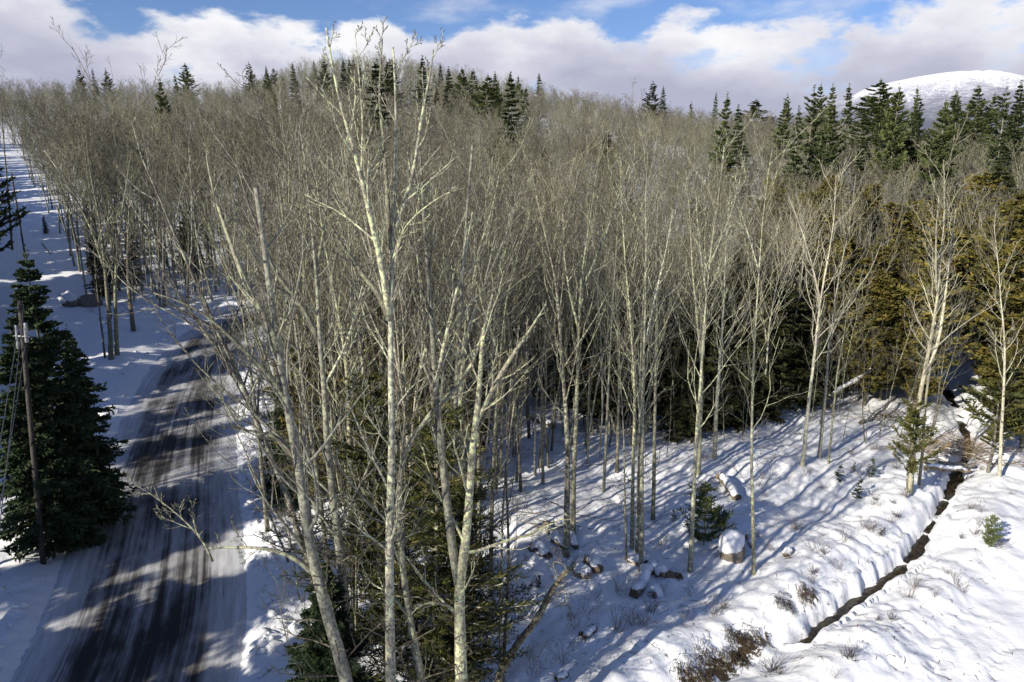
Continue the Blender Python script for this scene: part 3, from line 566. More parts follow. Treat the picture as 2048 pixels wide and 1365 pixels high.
def stem(label, pts, w0, limbs=(), seed=0, **k):
    p = gp(*pts[0]); k.setdefault('low', 7); k.setdefault('nl', 22); k.setdefault('t0', 0.36); k.setdefault('dens', (5, 4, 3)); k.setdefault('spread', 0.20); k.setdefault('ang', 34); k.setdefault('up', .09)
    hero(label, p[1], pts, w0, 1.0, limbs, seed, group=k.pop('group', STAND), **k)
stem('thick brown-barked tree behind the crook of the leaning broken stem', [(1133, 1113), (1134, 1000), (1136, 900), (1130, 800), (1122, 700), (1117, 620), (1112, 560), (1098, 500), (1085, 450), (1070, 380), (1060, 310)], 23, [([(1114, 580), (1120, 510), (1130, 450), (1150, 370), (1165, 300)], 10)], 20, bark=BARKD)
stem('lichen-topped tree rising right behind the thick brown-barked tree', [(1146, 1075), (1147, 960), (1152, 850), (1155, 740), (1158, 640), (1160, 580), (1168, 510), (1178, 450), (1190, 360), (1200, 290)], 19, [([(1160, 585), (1182, 540), (1205, 480), (1225, 410), (1250, 330)], 10), ([(1157, 660), (1140, 590), (1130, 520), (1128, 430)], 8)], 21)
stem('very thin pale stem, leftmost of the clump left of the small pine', [(1253, 1120), (1250, 1000), (1248, 880), (1240, 750), (1238, 640)], 8, [], 22, nl=10, dens=(4, 3, 2))
stem('mottled trunk in the middle of the clump left of the small pine', [(1264, 1096), (1266, 950), (1270, 800), (1262, 650), (1250, 520), (1243, 400), (1240, 320)], 15, [], 23)
stem('dark short-based trunk tucked behind the mottled trunk of the clump', [(1274, 1105), (1277, 960), (1280, 800), (1284, 650), (1292, 520), (1300, 420)], 12, [], 24, bark=BARKD, nl=12)
stem('smooth grey-green trunk, nearest of the clump left of the small pine', [(1283, 1143), (1283, 1000), (1284, 850), (1287, 700), (1290, 600), (1292, 480), (1290, 370), (1296, 300)], 17, [([(1288, 690), (1310, 600), (1335, 500), (1350, 420)], 7)], 25)
stem('lone straight trunk between the clump and the small pine, set farther back', [(1306, 1040), (1309, 900), (1311, 750), (1314, 600), (1312, 480), (1318, 370), (1320, 300)], 14, [], 26)
stem('tall lichen-striped trunk standing against the small green pine', [(1380, 1143), (1387, 1000), (1393, 880), (1402, 760), (1410, 640), (1418, 540), (1422, 500), (1432, 430), (1442, 350), (1448, 290)], 16, [([(1414, 590), (1400, 520), (1388, 450), (1380, 380)], 7), ([(1420, 530), (1440, 480), (1462, 410), (1475, 330)], 8)], 27)
stem('pale trunk behind the small pine at the wood edge', [(1397, 948), (1400, 850), (1405, 740), (1395, 640), (1385, 540), (1380, 430), (1372, 340)], 15, [], 28)
stem('thick pale stub-footed trunk right of the small pine at the wood edge', [(1429, 918), (1432, 830), (1440, 720), (1448, 600), (1452, 480), (1460, 380)], 15, [], 29)
stem('lone thin dark-footed tree right of the snow-capped boulder', [(1508, 1149), (1506, 1050), (1503, 940), (1505, 830), (1507, 740), (1512, 650), (1519, 530), (1525, 440), (1535, 360), (1545, 300)], 13, [([(1518, 545), (1500, 480), (1480, 420), (1470, 350)], 6)], 30)
stem('leaning pale tree, left one of the spreading pair before the dark hemlocks', [(1605, 932), (1615, 830), (1630, 700), (1640, 600), (1655, 520), (1668, 440), (1672, 350)], 14, [([(1640, 610), (1632, 540), (1620, 470), (1600, 400)], 8)], 31, bark=BIRCH)
stem('leaning pale tree, right one of the spreading pair before the dark hemlocks', [(1638, 918), (1650, 800), (1660, 680), (1674, 580), (1690, 500), (1705, 420), (1712, 350)], 12, [([(1660, 680), (1690, 600), (1725, 540), (1740, 480)], 7)], 32, bark=BIRCH)
stem('thin bare stem just right of the spreading pair', [(1657, 928), (1664, 850), (1672, 760), (1690, 660), (1700, 580)], 8, [], 33, nl=10, dens=(4, 3, 2))
stem('big leaning whitish birch by the brook with the forked crown', [(1820, 985), (1826, 900), (1840, 790), (1851, 739), (1860, 690), (1872, 620), (1880, 540), (1888, 460), (1892, 390), (1890, 320)], 19, [([(1851, 745), (1880, 690), (1900, 620), (1914, 560), (1930, 490), (1950, 420)], 11), ([(1876, 590), (1862, 520), (1850, 450), (1845, 390)], 8)], 34, bark=BIRCH)
stem('thinner stem right of the leaning birch on the brook bank', [(1838, 970), (1845, 900), (1852, 800), (1862, 720), (1880, 640), (1897, 560), (1908, 470)], 11, [], 35, bark=BIRCH, nl=12)
stem('straight pale trunk near the right edge of the picture across the brook', [(1999, 955), (2003, 850), (2010, 760), (2012, 700), (2006, 620), (2000, 540), (1990, 450)], 12, [], 36, bark=BIRCH)
stem('slender dark trunk alone in the shaded snow right of the foreground trees', [(1086, 968), (1085, 880), (1083, 780), (1080, 680), (1078, 580), (1072, 470)], 11, [], 37, bark=BARKD)
stem('dark trunk left of the slender one in the shaded snow', [(1042, 983), (1036, 880), (1030, 780), (1032, 680), (1040, 560), (1048, 450)], 11, [], 38, bark=BARKD)
stem('mid-sized trunk just left of two darker ones behind the clump', [(1207, 983), (1212, 880), (1216, 780), (1222, 660), (1230, 540), (1236, 430)], 11, [], 39)
stem('darkest trunk behind the clump at the edge of the shade', [(1234, 945), (1236, 860), (1238, 760), (1235, 640), (1226, 520), (1220, 420)], 11, [], 40, bark=BARKD)
RS = 'roadside trees left of the road'
stem('stout lichen-green roadside trunk, right one of the touching pair', [(234, 710), (231, 640), (230, 580), (232, 520), (240, 450), (250, 380), (262, 300)], 15, [([(230, 570), (215, 500), (190, 450), (160, 390), (130, 330)], 9)], 41, group=RS)
stem('stout dark-footed roadside trunk, left one of the touching pair', [(222, 718), (219, 640), (212, 560), (205, 490), (195, 420), (178, 340), (170, 260)], 16, [([(210, 540), (185, 470), (150, 410), (110, 350), (70, 300)], 9)], 42, group=RS)
stem('slim roadside trunk leaning out left of the touching pair', [(210, 716), (203, 650), (196, 590), (190, 520), (182, 440)], 7, [], 43, bark=BARKD, group=RS, nl=10, dens=(4, 3, 2))
stem('dark roadside trunk behind the bank, right of the touching pair', [(267, 662), (262, 620), (257, 570), (256, 500), (258, 420), (265, 330)], 15, [], 44, bark=BARKD, group=RS)
stem('dark trunk standing alone where the road starts to bend', [(329, 614), (328, 560), (327, 500), (328, 430), (334, 350), (340, 280)], 12, [], 45, bark=BARKD, group=RS)
stem('dark trunk at the inside of the road bend', [(374, 606), (376, 550), (378, 480), (376, 410), (384, 330)], 10, [], 46, bark=BARKD, group=RS)

# ---- placed conifers
def con(kind, name, px, py_top, label, cat, base=None, Y=None, hgt=None, group=None, wide=1.0, dmin=48):
    protos, h0 = {'spr': (SPR, 12.), 'pin': (PIN, 18.), 'ced': (CED, 9.), 'hem': (HEM, 9.), 'sap': (SAP, 1.4), 'ypi': (YPI, 2.6), 'cen': (CEDN, 9.), 'ces': (CEDS, 4.)}[kind]
    if base is not None: p = gp(*base)
    elif Y is not None: q = at(px, 600, Y); p = np.array([q[0], Y, gz(q[0], Y)])
    else:                                              # the distance at which its usual height fits the slope
        best = None
        for d in np.linspace(dmin, 345, 140):
            r_ = ray(px, py_top); s = d/math.hypot(r_[0], r_[1]); q = r_*s; zt = CAMH+q[2]; g = float(hill(q[0], q[1]))
            if best is None or abs(zt-g-hgt) < best[0]: best = (abs(zt-g-hgt), q[0], q[1], g, zt)
        p = np.array(best[1:4])
    top = at(px, py_top, p[1])[2]; h = max(0.5, top-p[2]); s = h/h0; i = rng.integers(len(protos))
    return place(protos[i], name, p, label, cat, group, (rng.normal(0, .02), rng.normal(0, .02), rng.random()*6.28), (s*wide, s*wide, s))
con('spr', 'spruce_tree', 72, 505, 'tall dark spruce by the utility pole left of the road', 'tree', Y=27.0)
con('spr', 'spruce_tree', 18, 640, 'shorter dark spruce at the left edge behind the utility pole', 'tree', Y=25.5, wide=1.0)
con('spr', 'spruce_tree', 122, 660, 'dark spruce reaching towards the road right of the tall spruce', 'tree', Y=28.5, wide=.95)
con('spr', 'spruce_tree', 92, 430, 'small dark spruce at the edge of the snowy slope under the roadside trees', 'tree', base=(92, 468))
con('spr', 'spruce_tree', 545, 760, 'dark spruce on the far side of the road behind the leaning snapped tree', 'tree', Y=30, wide=1.2)
con('spr', 'spruce_tree', 610, 1120, 'low dark spruce at the foot of the leaning snapped tree', 'tree', Y=15.5, wide=1.3)
con('cen', 'cedar_tree', 850, 800, 'broad olive-green cedar behind the close pair of foreground trunks', 'tree', Y=17.0, wide=1.12)
con('cen', 'cedar_tree', 735, 730, 'orange-tinged cedar between the straight tree and the tallest tree', 'tree', Y=19.0, wide=1.05)
con('cen', 'cedar_tree', 915, 960, 'smaller olive cedar right of the broad one at the clearing edge', 'tree', Y=17.5, wide=1.05)
con('ces', 'cedar_tree', 1800, 800, 'small leafy cedar leaning over the brook left bank', 'tree', base=(1812, 998), wide=0.9)
con('ces', 'cedar_tree', 1965, 720, 'green cedar with a bare crooked foot at the right end of the brook', 'tree', base=(1975, 945), wide=1.3)
con('ypi', 'pine_sapling', 1410, 965, 'bushy green young pine in front of the lichen-striped trunk', 'tree', base=(1405, 1092), wide=1.0)
con('ypi', 'spruce_sapling', 1972, 1028, 'round bushy spruce sapling on the bank right of the brook', 'sapling', base=(1975, 1096), wide=.8)
for px, py, b, lb in ((1675, 925, (1676, 963), 'small spruce sapling, leftmost of the group in the open snow'), (1711, 952, (1711, 1001), 'small spruce sapling nearest the camera in the open snow'),
                      (1741, 915, (1742, 957), 'feathery sapling, rightmost of the group in the open snow'), (1705, 922, (1705, 945), 'tiny sapling at the back of the group in the open snow'), (1350, 1018, (1348, 1043), 'tiny dark sapling left of the young pine'), (1075, 1150, (1077, 1178), 'tiny sapling in the snow above the pair of slim stems')):
    con('sap', 'spruce_sapling', px, py, lb, 'sapling', base=b, group='small saplings poking out of the snow')
con('pin', 'pine_tree', -22, 95, 'dark pine whose branch ends enter at the left edge', 'tree', Y=60)
SKYC = 'conifers standing up along the hill skyline'
for px, py, h, k, w, lb in ((160, 138, 17, 'pin', 1, 'left one of three dark conifers on the left skyline'), (186, 138, 17, 'pin', 1, 'middle one of three dark conifers on the left skyline'), (212, 140, 17, 'pin', 1.1, 'right one of three dark conifers on the left skyline'),
        (372, 127, 20, 'pin', 1.5, 'big dark pine standing alone on the left skyline'), (314, 158, 17, 'pin', .8, 'narrow dark conifer below the left skyline'), (347, 150, 16, 'pin', 1.2, 'dark conifer tucked left of the lone skyline pine'),
        (500, 126, 19, 'pin', 1, 'dark conifer where the hill starts to climb'), (535, 134, 16, 'pin', 1.2, 'rounded dark conifer left of the hill top'), (587, 126, 17, 'pin', 1, 'dark conifer just left of the hill top'),
        (650, 122, 16, 'pin', 1, 'dark conifer under the hill top'), (686, 118, 18, 'pin', 1.1, 'dark conifer right under the hill crest'), (750, 122, 20, 'pin', 1.3, 'massive dark conifer left of the tall foreground tips'), (778, 122, 19, 'pin', 1.2, 'massive dark conifer right of the tall foreground tips'),
        (842, 114, 19, 'pin', 1.1, 'dark pine on the right shoulder of the hill'), (880, 128, 17, 'pin', 1.2, 'second dark pine on the right shoulder of the hill'), (900, 135, 17, 'pin', 1.2, 'third dark pine on the right shoulder of the hill'),
        (925, 136, 16, 'pin', 1.2, 'fourth dark pine on the right shoulder of the hill'), (948, 140, 16, 'pin', 1.3, 'broad dark conifer lower on the right shoulder'), (992, 145, 20, 'pin', 1.3, 'large dark conifer in front of the right shoulder'), (970, 150, 22, 'pin', 1.3, 'tall near-black conifer standing clear below the hill'),
        (1020, 150, 19, 'pin', 1.1, 'green conifer right of the near-black one'), (1082, 148, 20, 'pin', 1.4, 'pointed dark pine on the mid skyline'), (1050, 175, 17, 'pin', 1.2, 'green conifer below the pointed mid-skyline pine'), (1305, 165, 19, 'pin', 1.4, 'left dark pine of the close pair on the mid skyline'),
        (1330, 173, 17, 'pin', .9, 'right dark pine of the close pair on the mid skyline'), (1385, 205, 16, 'pin', .8, 'slim dark conifer below the mid skyline'), (1432, 185, 15, 'pin', .8, 'small dark spire on the skyline right of the pair'),
        (1508, 200, 17, 'pin', 2.1, 'broad bright-green pine standing free right of centre'), (1580, 190, 18, 'pin', .9, 'layered dark pine on the skyline left of the mountain'), (1645, 168, 20, 'pin', .9, 'dark pine, left one of three beside the mountain foot'),
        (1673, 170, 20, 'pin', .8, 'dark pine, middle one of three beside the mountain foot'), (1700, 170, 20, 'pin', 1, 'dark pine, right one of three beside the mountain foot'), (1768, 160, 24, 'pin', 1.75, 'biggest bright-green pine in front of the mountain'),
        (1800, 185, 20, 'pin', 1.4, 'green pine close right of the biggest pine'), (1840, 173, 21, 'pin', .8, 'narrow pointed pine in front of the mountain'), (1910, 185, 20, 'pin', 1.5, 'green pine under the mountain peak'), (1893, 200, 17, 'pin', 1, 'lower green pine under the mountain peak'),
        (1962, 172, 21, 'pin', 1.5, 'wind-swept dark pine right of the mountain peak'), (1995, 188, 18, 'pin', 1.1, 'flat-topped pine near the right edge'), (2035, 215, 19, 'pin', 1.7, 'dark green pine at the right edge'), (1625, 225, 14, 'pin', 1, 'low conifer left of the mountain-foot pines'), (1730, 205, 15, 'pin', 1.2, 'low green pine left of the biggest pine')):
    con(k, 'pine_tree', px, py, lb, 'tree', hgt=h*(1.05 if px < 1480 else 1.4)*rng.uniform(.82, 1.2), group=SKYC, wide=w*rng.uniform(.85, 1.35), dmin=150 if px < 600 else 105 if px < 1480 else 80)
DK = 'dark evergreens among the bare trees on the right'
for px, py, h, w, lb in ((1815, 275, 13, 1.5, 'huge near-black hemlock below the mountain'), (1880, 290, 12, 1.5, 'near-black hemlock right of the huge one'), (1640, 250, 12, 1.2, 'dark hemlock left of the biggest bright pine'), (2010, 330, 11, 1.4, 'dark hemlock by the right edge'), (1930, 370, 10, 1.5, 'low dark hemlock right of the two near-black ones')):
    con('hem', 'hemlock_tree', px, py, lb, 'tree', hgt=h*1.15, group=DK, wide=w, dmin=72)

# ---- the wood: individuals near, one mass far
HG = lambda px: np.interp(px, [0, 600, 1000, 1400, 2048], [15.8, 16.0, 15.0, 12.2, 10.6])
def allowed(x, y):
    px, py, dep = proj((x, y, float(hill(x, y))))
    rd_ = rdist(x, y)
    if rd_ < 5.5: return False, px, py
    bd_ = bdist(x, y)
    if bd_ < 2.2: return False, px, py
    if px < 160 and py > 296 and px < 30+(py-300)*0.50: return False, px, py     # open slope on the left
    if px > 960 and py > np.interp(px, [960, 1250, 1500, 1650, 1850, 1960, 2048], [1000, 905, 850, 815, 830, 890, 920]): return False, px, py
    if px <= 960 and y < 21: return False, px, py
    if px < 420 and py > 620: return False, px, py
    return True, px, py
pts = []
def scatter(dmin, dmax, sp, n):
    k = 0
    for _ in range(n):
        az = rng.uniform(*AZR); d = math.sqrt(rng.uniform(dmin**2, dmax**2)); x, y = d*math.sin(az), d*math.cos(az)
        cell = grid.get((int(x//4), int(y//4)), [])
        near_ = [q for i in (-1, 0, 1) for j in (-1, 0, 1) for q in grid.get((int(x//4)+i, int(y//4)+j), [])]
        if any((q[0]-x)**2+(q[1]-y)**2 < sp*sp for q in near_): continue
        ok, px, py = allowed(x, y)
        if not ok or (px > 1480 and y < 95 and rng.random() < .74): continue
        grid.setdefault((int(x//4), int(y//4)), []).append((x, y)); pts.append((d, x, y, px, py)); k += 1
grid = {}
AZR = (-0.72, -0.26); scatter(52, 125, 1.9, 2600); AZR = (-0.72, 0.72)
scatter(22, 62, 1.9, 3200); scatter(62, 120, 2.6, 7000); scatter(120, 300, 2.7, 24000); scatter(300, 375, 3.4, 8000)
pts.sort()
ZX = [(0, 'beside the open snowy slope'), (110, 'behind the touching roadside pair'), (250, 'left of the road bend'), (400, 'over the road bend'), (520, 'behind the leaning snapped tree'), (600, 'behind the straight lichen tree'), (700, 'behind the tallest tree'),
      (830, 'behind the low-forked tree'), (960, 'behind the pair of slim dark stems'), (1080, 'behind the thick brown-barked tree'), (1190, 'behind the trunk clump'), (1340, 'behind the young pine'), (1450, 'behind the lone thin tree'), (1560, 'behind the spreading pale pair'), (1700, 'above the propped fallen trunk'), (1800, 'behind the leaning birch'), (1920, 'near the right edge')]
def where_(px): return [w for x, w in ZX if px >= x or x == 0][-1]
def zlabel(px, d, s, what, near=44, mid=56):
    w = where_(px); row = 'close' if d < near else ('midway' if d < mid else 'far'); size = 'tall' if s > 1.12 else ('short' if s < 0.93 else 'middling')
    return f'{size} {what} {row} {w}'
def zone(px, py, d, k, rot, s):
    look_ = {2: 'dark-barked forked', 5: 'thin dark-barked', 7: 'whitish', 1: 'forked grey', 4: 'brown forked', 6: 'wide-crowned'}.get(k, 'single-stemmed grey')
    return zlabel(px, d, s, look_ + ' bare tree'), 'bare trees of the wood ' + where_(px)
NI = 268; far = []; FSRC = [i for i in range(len(pts)) if i in (215, 225, 235, 245)]
for i, (d, x, y, px, py) in enumerate(pts):
    h = float(HG(px))*rng.uniform(.84, 1.12) if d < 120 else rng.uniform(7.0, 13.5)
    k = int(rng.integers(len(PROTO))) if not (px > 1450 and rng.random() < .3) else 7
    rot = (rng.normal(0, .04), rng.normal(0, .04), rng.random()*6.283)
    if i < NI:
        s = h/15; w = s*rng.uniform(.75, 1.05); pr = FARP[FSRC.index(i)] if i in FSRC else PROTO[k]; kk = -1 if i in FSRC else k
        lb, g = zone(px, py, d, kk, rot, s)
        place(pr, 'bare_tree', (x, y, gz(x, y)), lb, 'tree', g, rot, (w, w, s))
    else: far.append((x, y, float(hill(x, y)), int(rng.choice(4, p=[.3, .35, .25, .10])), rot, h/15))
# young thin growth between the trunks
for j in range(90):
    for _ in range(30):
        az = rng.uniform(-0.45, 0.66); d = rng.uniform(27, 50); x, y = d*math.sin(az), d*math.cos(az); px, py, dep = proj((x, y, 0))
        rd_ = rdist(x, y); bd_ = bdist(x, y)
        if rd_ > 5.5 and bd_ > 1.5 and (py < np.interp(px, [500, 960, 1500, 2048], [1000, 1000, 900, 930])): break
    s = rng.uniform(.45, 1.0)
    place(SLIM[j % 2], 'young_tree', (x, y, gz(x, y)), zlabel(px, d, s*1.5, 'thin young bare tree', 32, 42), 'young tree', 'thin young trees in the wood', (rng.normal(0, .07), rng.normal(0, .07), rng.random()*6.28), (s*.9, s*.9, s))
k = 0; n_ = 0
while k < 80 and n_ < 4000:                            # brush under the roadside wood on the left
    n_ += 1; az = rng.uniform(-0.64, -0.34); d = rng.uniform(56, 105); x, y = d*math.sin(az), d*math.cos(az); ok, px, py = allowed(x, y)
    if not ok or px < 60+(py-300)*.5: continue
    s = rng.uniform(.4, .9); k += 1
    place(SLIM[k % 2], 'young_tree', (x, y, gz(x, y)), zlabel(px, d, s*1.5, 'thin brushy tree', 72, 88), 'young tree', 'brush under the roadside wood', (rng.normal(0, .1), rng.normal(0, .1), rng.random()*6.28), (s*1.5, s*1.5, s))
k = 0
while k < 62:                                          # thicket behind and beside the tall foreground trees, down to the road bank
    if k < 40: az = rng.uniform(-0.36, 0.02); d = rng.uniform(17.5, 34); x, y = d*math.sin(az), d*math.cos(az)
    else: i = int(rng.integers(22, 44)); t_ = road[i+1]-road[i]; t_ = t_/np.hypot(*t_); q_ = road[i]+np.array([t_[1], -t_[0]])*rng.uniform(5.0, 7.5); x, y = q_; d = math.hypot(x, y)
    px, py, dep = proj((x, y, 0))
    if rdist(x, y) < 4.9 or y < 16 or px > 990 or px < 300: continue
    s = rng.uniform(.35, .95); k += 1
    place(SLIM[k % 2], 'young_tree', (x, y, gz(x, y)), zlabel(px, d, s*1.5, 'thin thicket tree', 22, 30), 'young tree', 'thicket by the road bank', (rng.normal(0, .12), rng.normal(0, .12), rng.random()*6.28), (s*1.15, s*1.15, s))
STEMP = [proto_bare(91, 13, .085, .45, 14, 34, .13, 0, TWIG, BARK, (5, 3, 2), .25), proto_bare(92, 13, .075, .5, 12, 30, .14, 0, TWIG, BARK, (5, 3, 2), .22), proto_bare(93, 13, .08, .5, 12, 36, .12, 1, TWIGB, BIRCH, (5, 3, 2), .22)]
k = 0; sg = {}
for _ in range(6000):
    if k >= 150: break
    az = rng.uniform(-0.34, 0.62); d = rng.uniform(25, 54); x, y = d*math.sin(az), d*math.cos(az); ok, px, py = allowed(x, y)
    if not ok or (px > 1480 and rng.random() < .6) or any((q[0]-x)**2+(q[1]-y)**2 < 1.2 for q in sg.get((int(x//4), int(y//4)), [])): continue
    sg.setdefault((int(x//4), int(y//4)), []).append((x, y)); k += 1; s = float(HG(px))*rng.uniform(.75, 1.02)/13
    place(STEMP[k % 3], 'slender_tree', (x, y, gz(x, y)), zlabel(px, d, s, ('slender lichen-pale stem', 'very slender grey stem', 'slender whitish forked stem')[k % 3], 37, 46), 'slender tree', 'slender stems in the wood', (rng.normal(0, .04), rng.normal(0, .04), rng.random()*6.28), s)
# evergreen understorey that darkens the wood
def under(n, kind, azr, dr, hr, label, group, wide=1.0, test=None):
    protos, h0 = {'ced': (CED, 9.), 'hem': (HEM, 9.), 'pin': (PIN, 18.)}[kind]; k = 0
    for _ in range(n*40):
        if k >= n: break
        az = rng.uniform(*azr); d = rng.uniform(*dr); x, y = d*math.sin(az), d*math.cos(az); ok, px, py = allowed(x, y)
        if not ok or (test and not test(px, py)): continue
        cell = grid2.setdefault((int(x//3), int(y//3)), [])
        if any((q[0]-x)**2+(q[1]-y)**2 < 3.2 for q in cell): continue
        cell.append((x, y)); h = rng.uniform(*hr); s = h/h0; w = s*wide*rng.uniform(.85, 1.2)
        place(protos[int(rng.integers(len(protos)))], {'ced': 'cedar_tree', 'hem': 'hemlock_tree', 'pin': 'pine_tree'}[kind], (x, y, gz(x, y)), zlabel(px, d, h/np.mean(hr), label, dr[0]+(dr[1]-dr[0])*.33, dr[0]+(dr[1]-dr[0])*.67), 'tree', group, (rng.normal(0, .03), rng.normal(0, .03), rng.random()*6.28), (w, w, s)); k += 1
grid2 = {}
under(58, 'hem', (-0.30, 0.38), (40, 66), (5.5, 9.5), 'dark hemlock', 'dark evergreens behind the clearing', 1.15)
under(9, 'hem', (-0.62, -0.36), (64, 105), (3, 7), 'dark hemlock', 'dark evergreens in the roadside wood', 1.0)
under(16, 'hem', (-0.28, 0.28), (62, 120), (9, 14), 'dark hemlock', 'dark evergreens showing among the crowns', 1.0)
under(18, 'hem', (0.24, 0.44), (39, 50), (7, 10), 'dense dark hemlock', 'dark evergreens behind the pale pair', 1.1)
under(96, 'ced', (0.33, 0.68), (40, 80), (7.5, 13), 'orange-olive cedar', 'orange-olive cedars on the right', 1.15)
under(30, 'ced', (0.46, 0.68), (31, 50), (3.5, 8), 'green-olive cedar', 'olive cedars beyond the brook', 1.1)
under(16, 'ced', (-0.32, 0.0), (30, 50), (5, 8.5), 'olive cedar', 'cedars behind the foreground trees', 1.1)
under(24, 'pin', (-0.34, 0.04), (190, 335), (11, 17), 'hill conifer', 'dark conifers scattered on the hill', 1.0)
under(22, 'pin', (0.28, 0.64), (95, 200), (15, 22), 'green pine', 'pines in the wood below the mountain', 1.0)

# ---- the wood outside the frame that shades the road and the clearing
OFFP = []; OFFW = []
def off_wood(n, xr, yr, con_share, sp, clear=5.0):
    k = 0
    for _ in range(n*30):
        if k >= n: break
        x, y = rng.uniform(*xr), rng.uniform(*yr); px, py, dep = proj((x, y, 9.0))
        if rdist(x, y) < 5.5 or (dep > 0.5 and px > -190-120*(y < 30)) or math.hypot(x, y) < clear or y > 0 and x > -12: continue
        if any((q[0]-x)**2+(q[1]-y)**2 < sp*sp for q in OFFP): continue
        OFFP.append((x, y)); k += 1; s = rng.uniform(1.1, 1.5)
        OFFW.append((x, y, gz(x, y), 4 if rng.random() < con_share else int(rng.integers(4)), (0., 0., rng.random()*6), s))
off_wood(85, (-62, -14), (-26, 50), .5, 2.8)
off_wood(650, (-170, -40), (25, 170), .75, 2.3)
off_wood(4, (-34, -2), (-26, 4), .0, 3.4, 6.0)

# the far wood that reads as one mass
def far_wood(far, name, label):
    me_ = bpy.data.meshes.new(name); me_.vertices.add(len(far)); me_.vertices.foreach_set('co', np.array([f[:3] for f in far], np.float32).ravel())
    for nm, ty, val in (('kind_id', 'INT', np.array([f[3] for f in far], np.int32)), ('sc', 'FLOAT', np.array([f[5] for f in far], np.float32))):
        a = me_.attributes.new(nm, ty, 'POINT'); a.data.foreach_set('value', val)
    a = me_.attributes.new('rot', 'FLOAT_VECTOR', 'POINT'); a.data.foreach_set('vector', np.array([f[4] for f in far], np.float32).ravel())
    o = obj(name, me_); tag(o, label, 'wood', kind='stuff')
    ng = bpy.data.node_groups.new('far_wood', 'GeometryNodeTree'); ng.interface.new_socket('Geometry', in_out='INPUT', socket_type='NodeSocketGeometry'); ng.interface.new_socket('Geometry', in_out='OUTPUT', socket_type='NodeSocketGeometry')
    gi = ng.nodes.new('NodeGroupInput'); go = ng.nodes.new('NodeGroupOutput'); J = ng.nodes.new('GeometryNodeJoinGeometry')
    def att(nm, dt): n = ng.nodes.new('GeometryNodeInputNamedAttribute'); n.data_type = dt; n.inputs[0].default_value = nm; return n.outputs[0]
    kid, sc_, ro = att('kind_id', 'INT'), att('sc', 'FLOAT'), att('rot', 'FLOAT_VECTOR')
    srcs = {}
    for ob in COL.objects:
        if ob.type == 'MESH' and ob.name.split('.')[0] in ('trunk', 'crown'): srcs.setdefault(ob.data.name, ob)
    for k, (a_, b_) in enumerate(FARP+[SPR[0]]):
        jj = ng.nodes.new('GeometryNodeJoinGeometry')
        for m_ in (a_, b_):
            if m_.name not in srcs: continue
            oi = ng.nodes.new('GeometryNodeObjectInfo'); oi.transform_space = 'ORIGINAL'; oi.inputs[0].default_value = srcs[m_.name]; ng.links.new(oi.outputs['Geometry'], jj.inputs[0])
        cp = ng.nodes.new('FunctionNodeCompare'); cp.data_type = 'INT'; cp.operation = 'EQUAL'; ng.links.new(kid, cp.inputs[2]); cp.inputs[3].default_value = k
        ip = ng.nodes.new('GeometryNodeInstanceOnPoints'); ng.links.new(gi.outputs[0], ip.inputs['Points']); ng.links.new(cp.outputs[0], ip.inputs['Selection']); ng.links.new(jj.outputs[0], ip.inputs['Instance'])
        e2r = ng.nodes.new('FunctionNodeEulerToRotation'); ng.links.new(ro, e2r.inputs[0]); ng.links.new(e2r.outputs[0], ip.inputs['Rotation']); ng.links.new(sc_, ip.inputs['Scale']); ng.links.new(ip.outputs[0], J.inputs[0])
    ng.links.new(J.outputs[0], go.inputs[0]); md = o.modifiers.new('wood', 'NODES'); md.node_group = ng
far_wood(far, 'far_wood', 'bare grey-brown wood covering the far hillside up to the skyline')
far_wood(OFFW, 'wood_beyond_edge', 'wood beyond the left edge whose shadows fall across the road')

# ------------------------------------------------------------------ smaller things
def log(label, a, b, r, snow=True, za=0.0, zb=0.0, name='fallen_log', seed=0, bark=None, group=None, wa=None):
    A, B = gp(*a), gp(*b); A[2] += r*0.6+za; B[2] += r*0.6+zb; rg = np.random.default_rng(300+seed); n = 9
    t = np.linspace(0, 1, n)[:, None]; P = A*(1-t)+B*t; P[1:-1] += rg.normal(0, r*0.35, (n-2, 3)); Rr = r*np.linspace(1, .8, n)*rg.uniform(.92, 1.08, n)
    o = thing(name, A, label, 'log', group); g = Geo(); g.tubes((P-A)[None], Rr[None], 9); obj('bark', g.mesh('bark', bark or WOOD), o)
    for e, s in ((0, -1), (n-1, 1)):
        T = norm((P[-1]-P[0]))*s; U = norm(np.cross(T, [0, 0, 1.])); V = np.cross(T, U); k = 12; an = np.arange(k)*6.283/k
        c = P[e]-A+T*0.004; v = np.concatenate([[c+T*0.01], c+Rr[e]*0.97*(np.cos(an)[:, None]*U+np.sin(an)[:, None]*V)]); obj('cut_end', mesh('cut_end', v, None, [(0, 1+i, 1+(i+1) % k) for i in range(k)], CUT), o)
    if snow:
        Q = (P-A)[0:n]+np.array([0, 0, 1.])*(Rr[:, None]*0.55); lo, hi = rg.uniform(.02, .1), rg.uniform(.9, .98); m = 15; tt = np.linspace(lo, hi, m)
        C = np.stack([np.interp(tt, np.linspace(0, 1, n), Q[:, k]) for k in range(3)], 1); f = np.sin(np.linspace(0.04, .96, m)*math.pi)**.3; C[:, 2] += 0.15*r
        g = Geo(); g.tubes(C[None], (r*1.02*f*rg.uniform(.85, 1.1, m))[None], 9, True); obj('snow_cap', g.mesh('snow_cap', SNOW), o)
    return o
LG = 'snow-covered logs in the clearing'
log('long snow-topped log lying behind the thick brown-barked tree', (1093, 1052), (1132, 1108), .17, seed=1, group=LG)
log('snowy log left of the crook of the leaning broken stem', (1062, 1098), (1100, 1118), .17, seed=2, group=LG)
log('short snowy log just right of the thick brown-barked tree', (1140, 1068), (1152, 1100), .14, seed=3, group=LG)
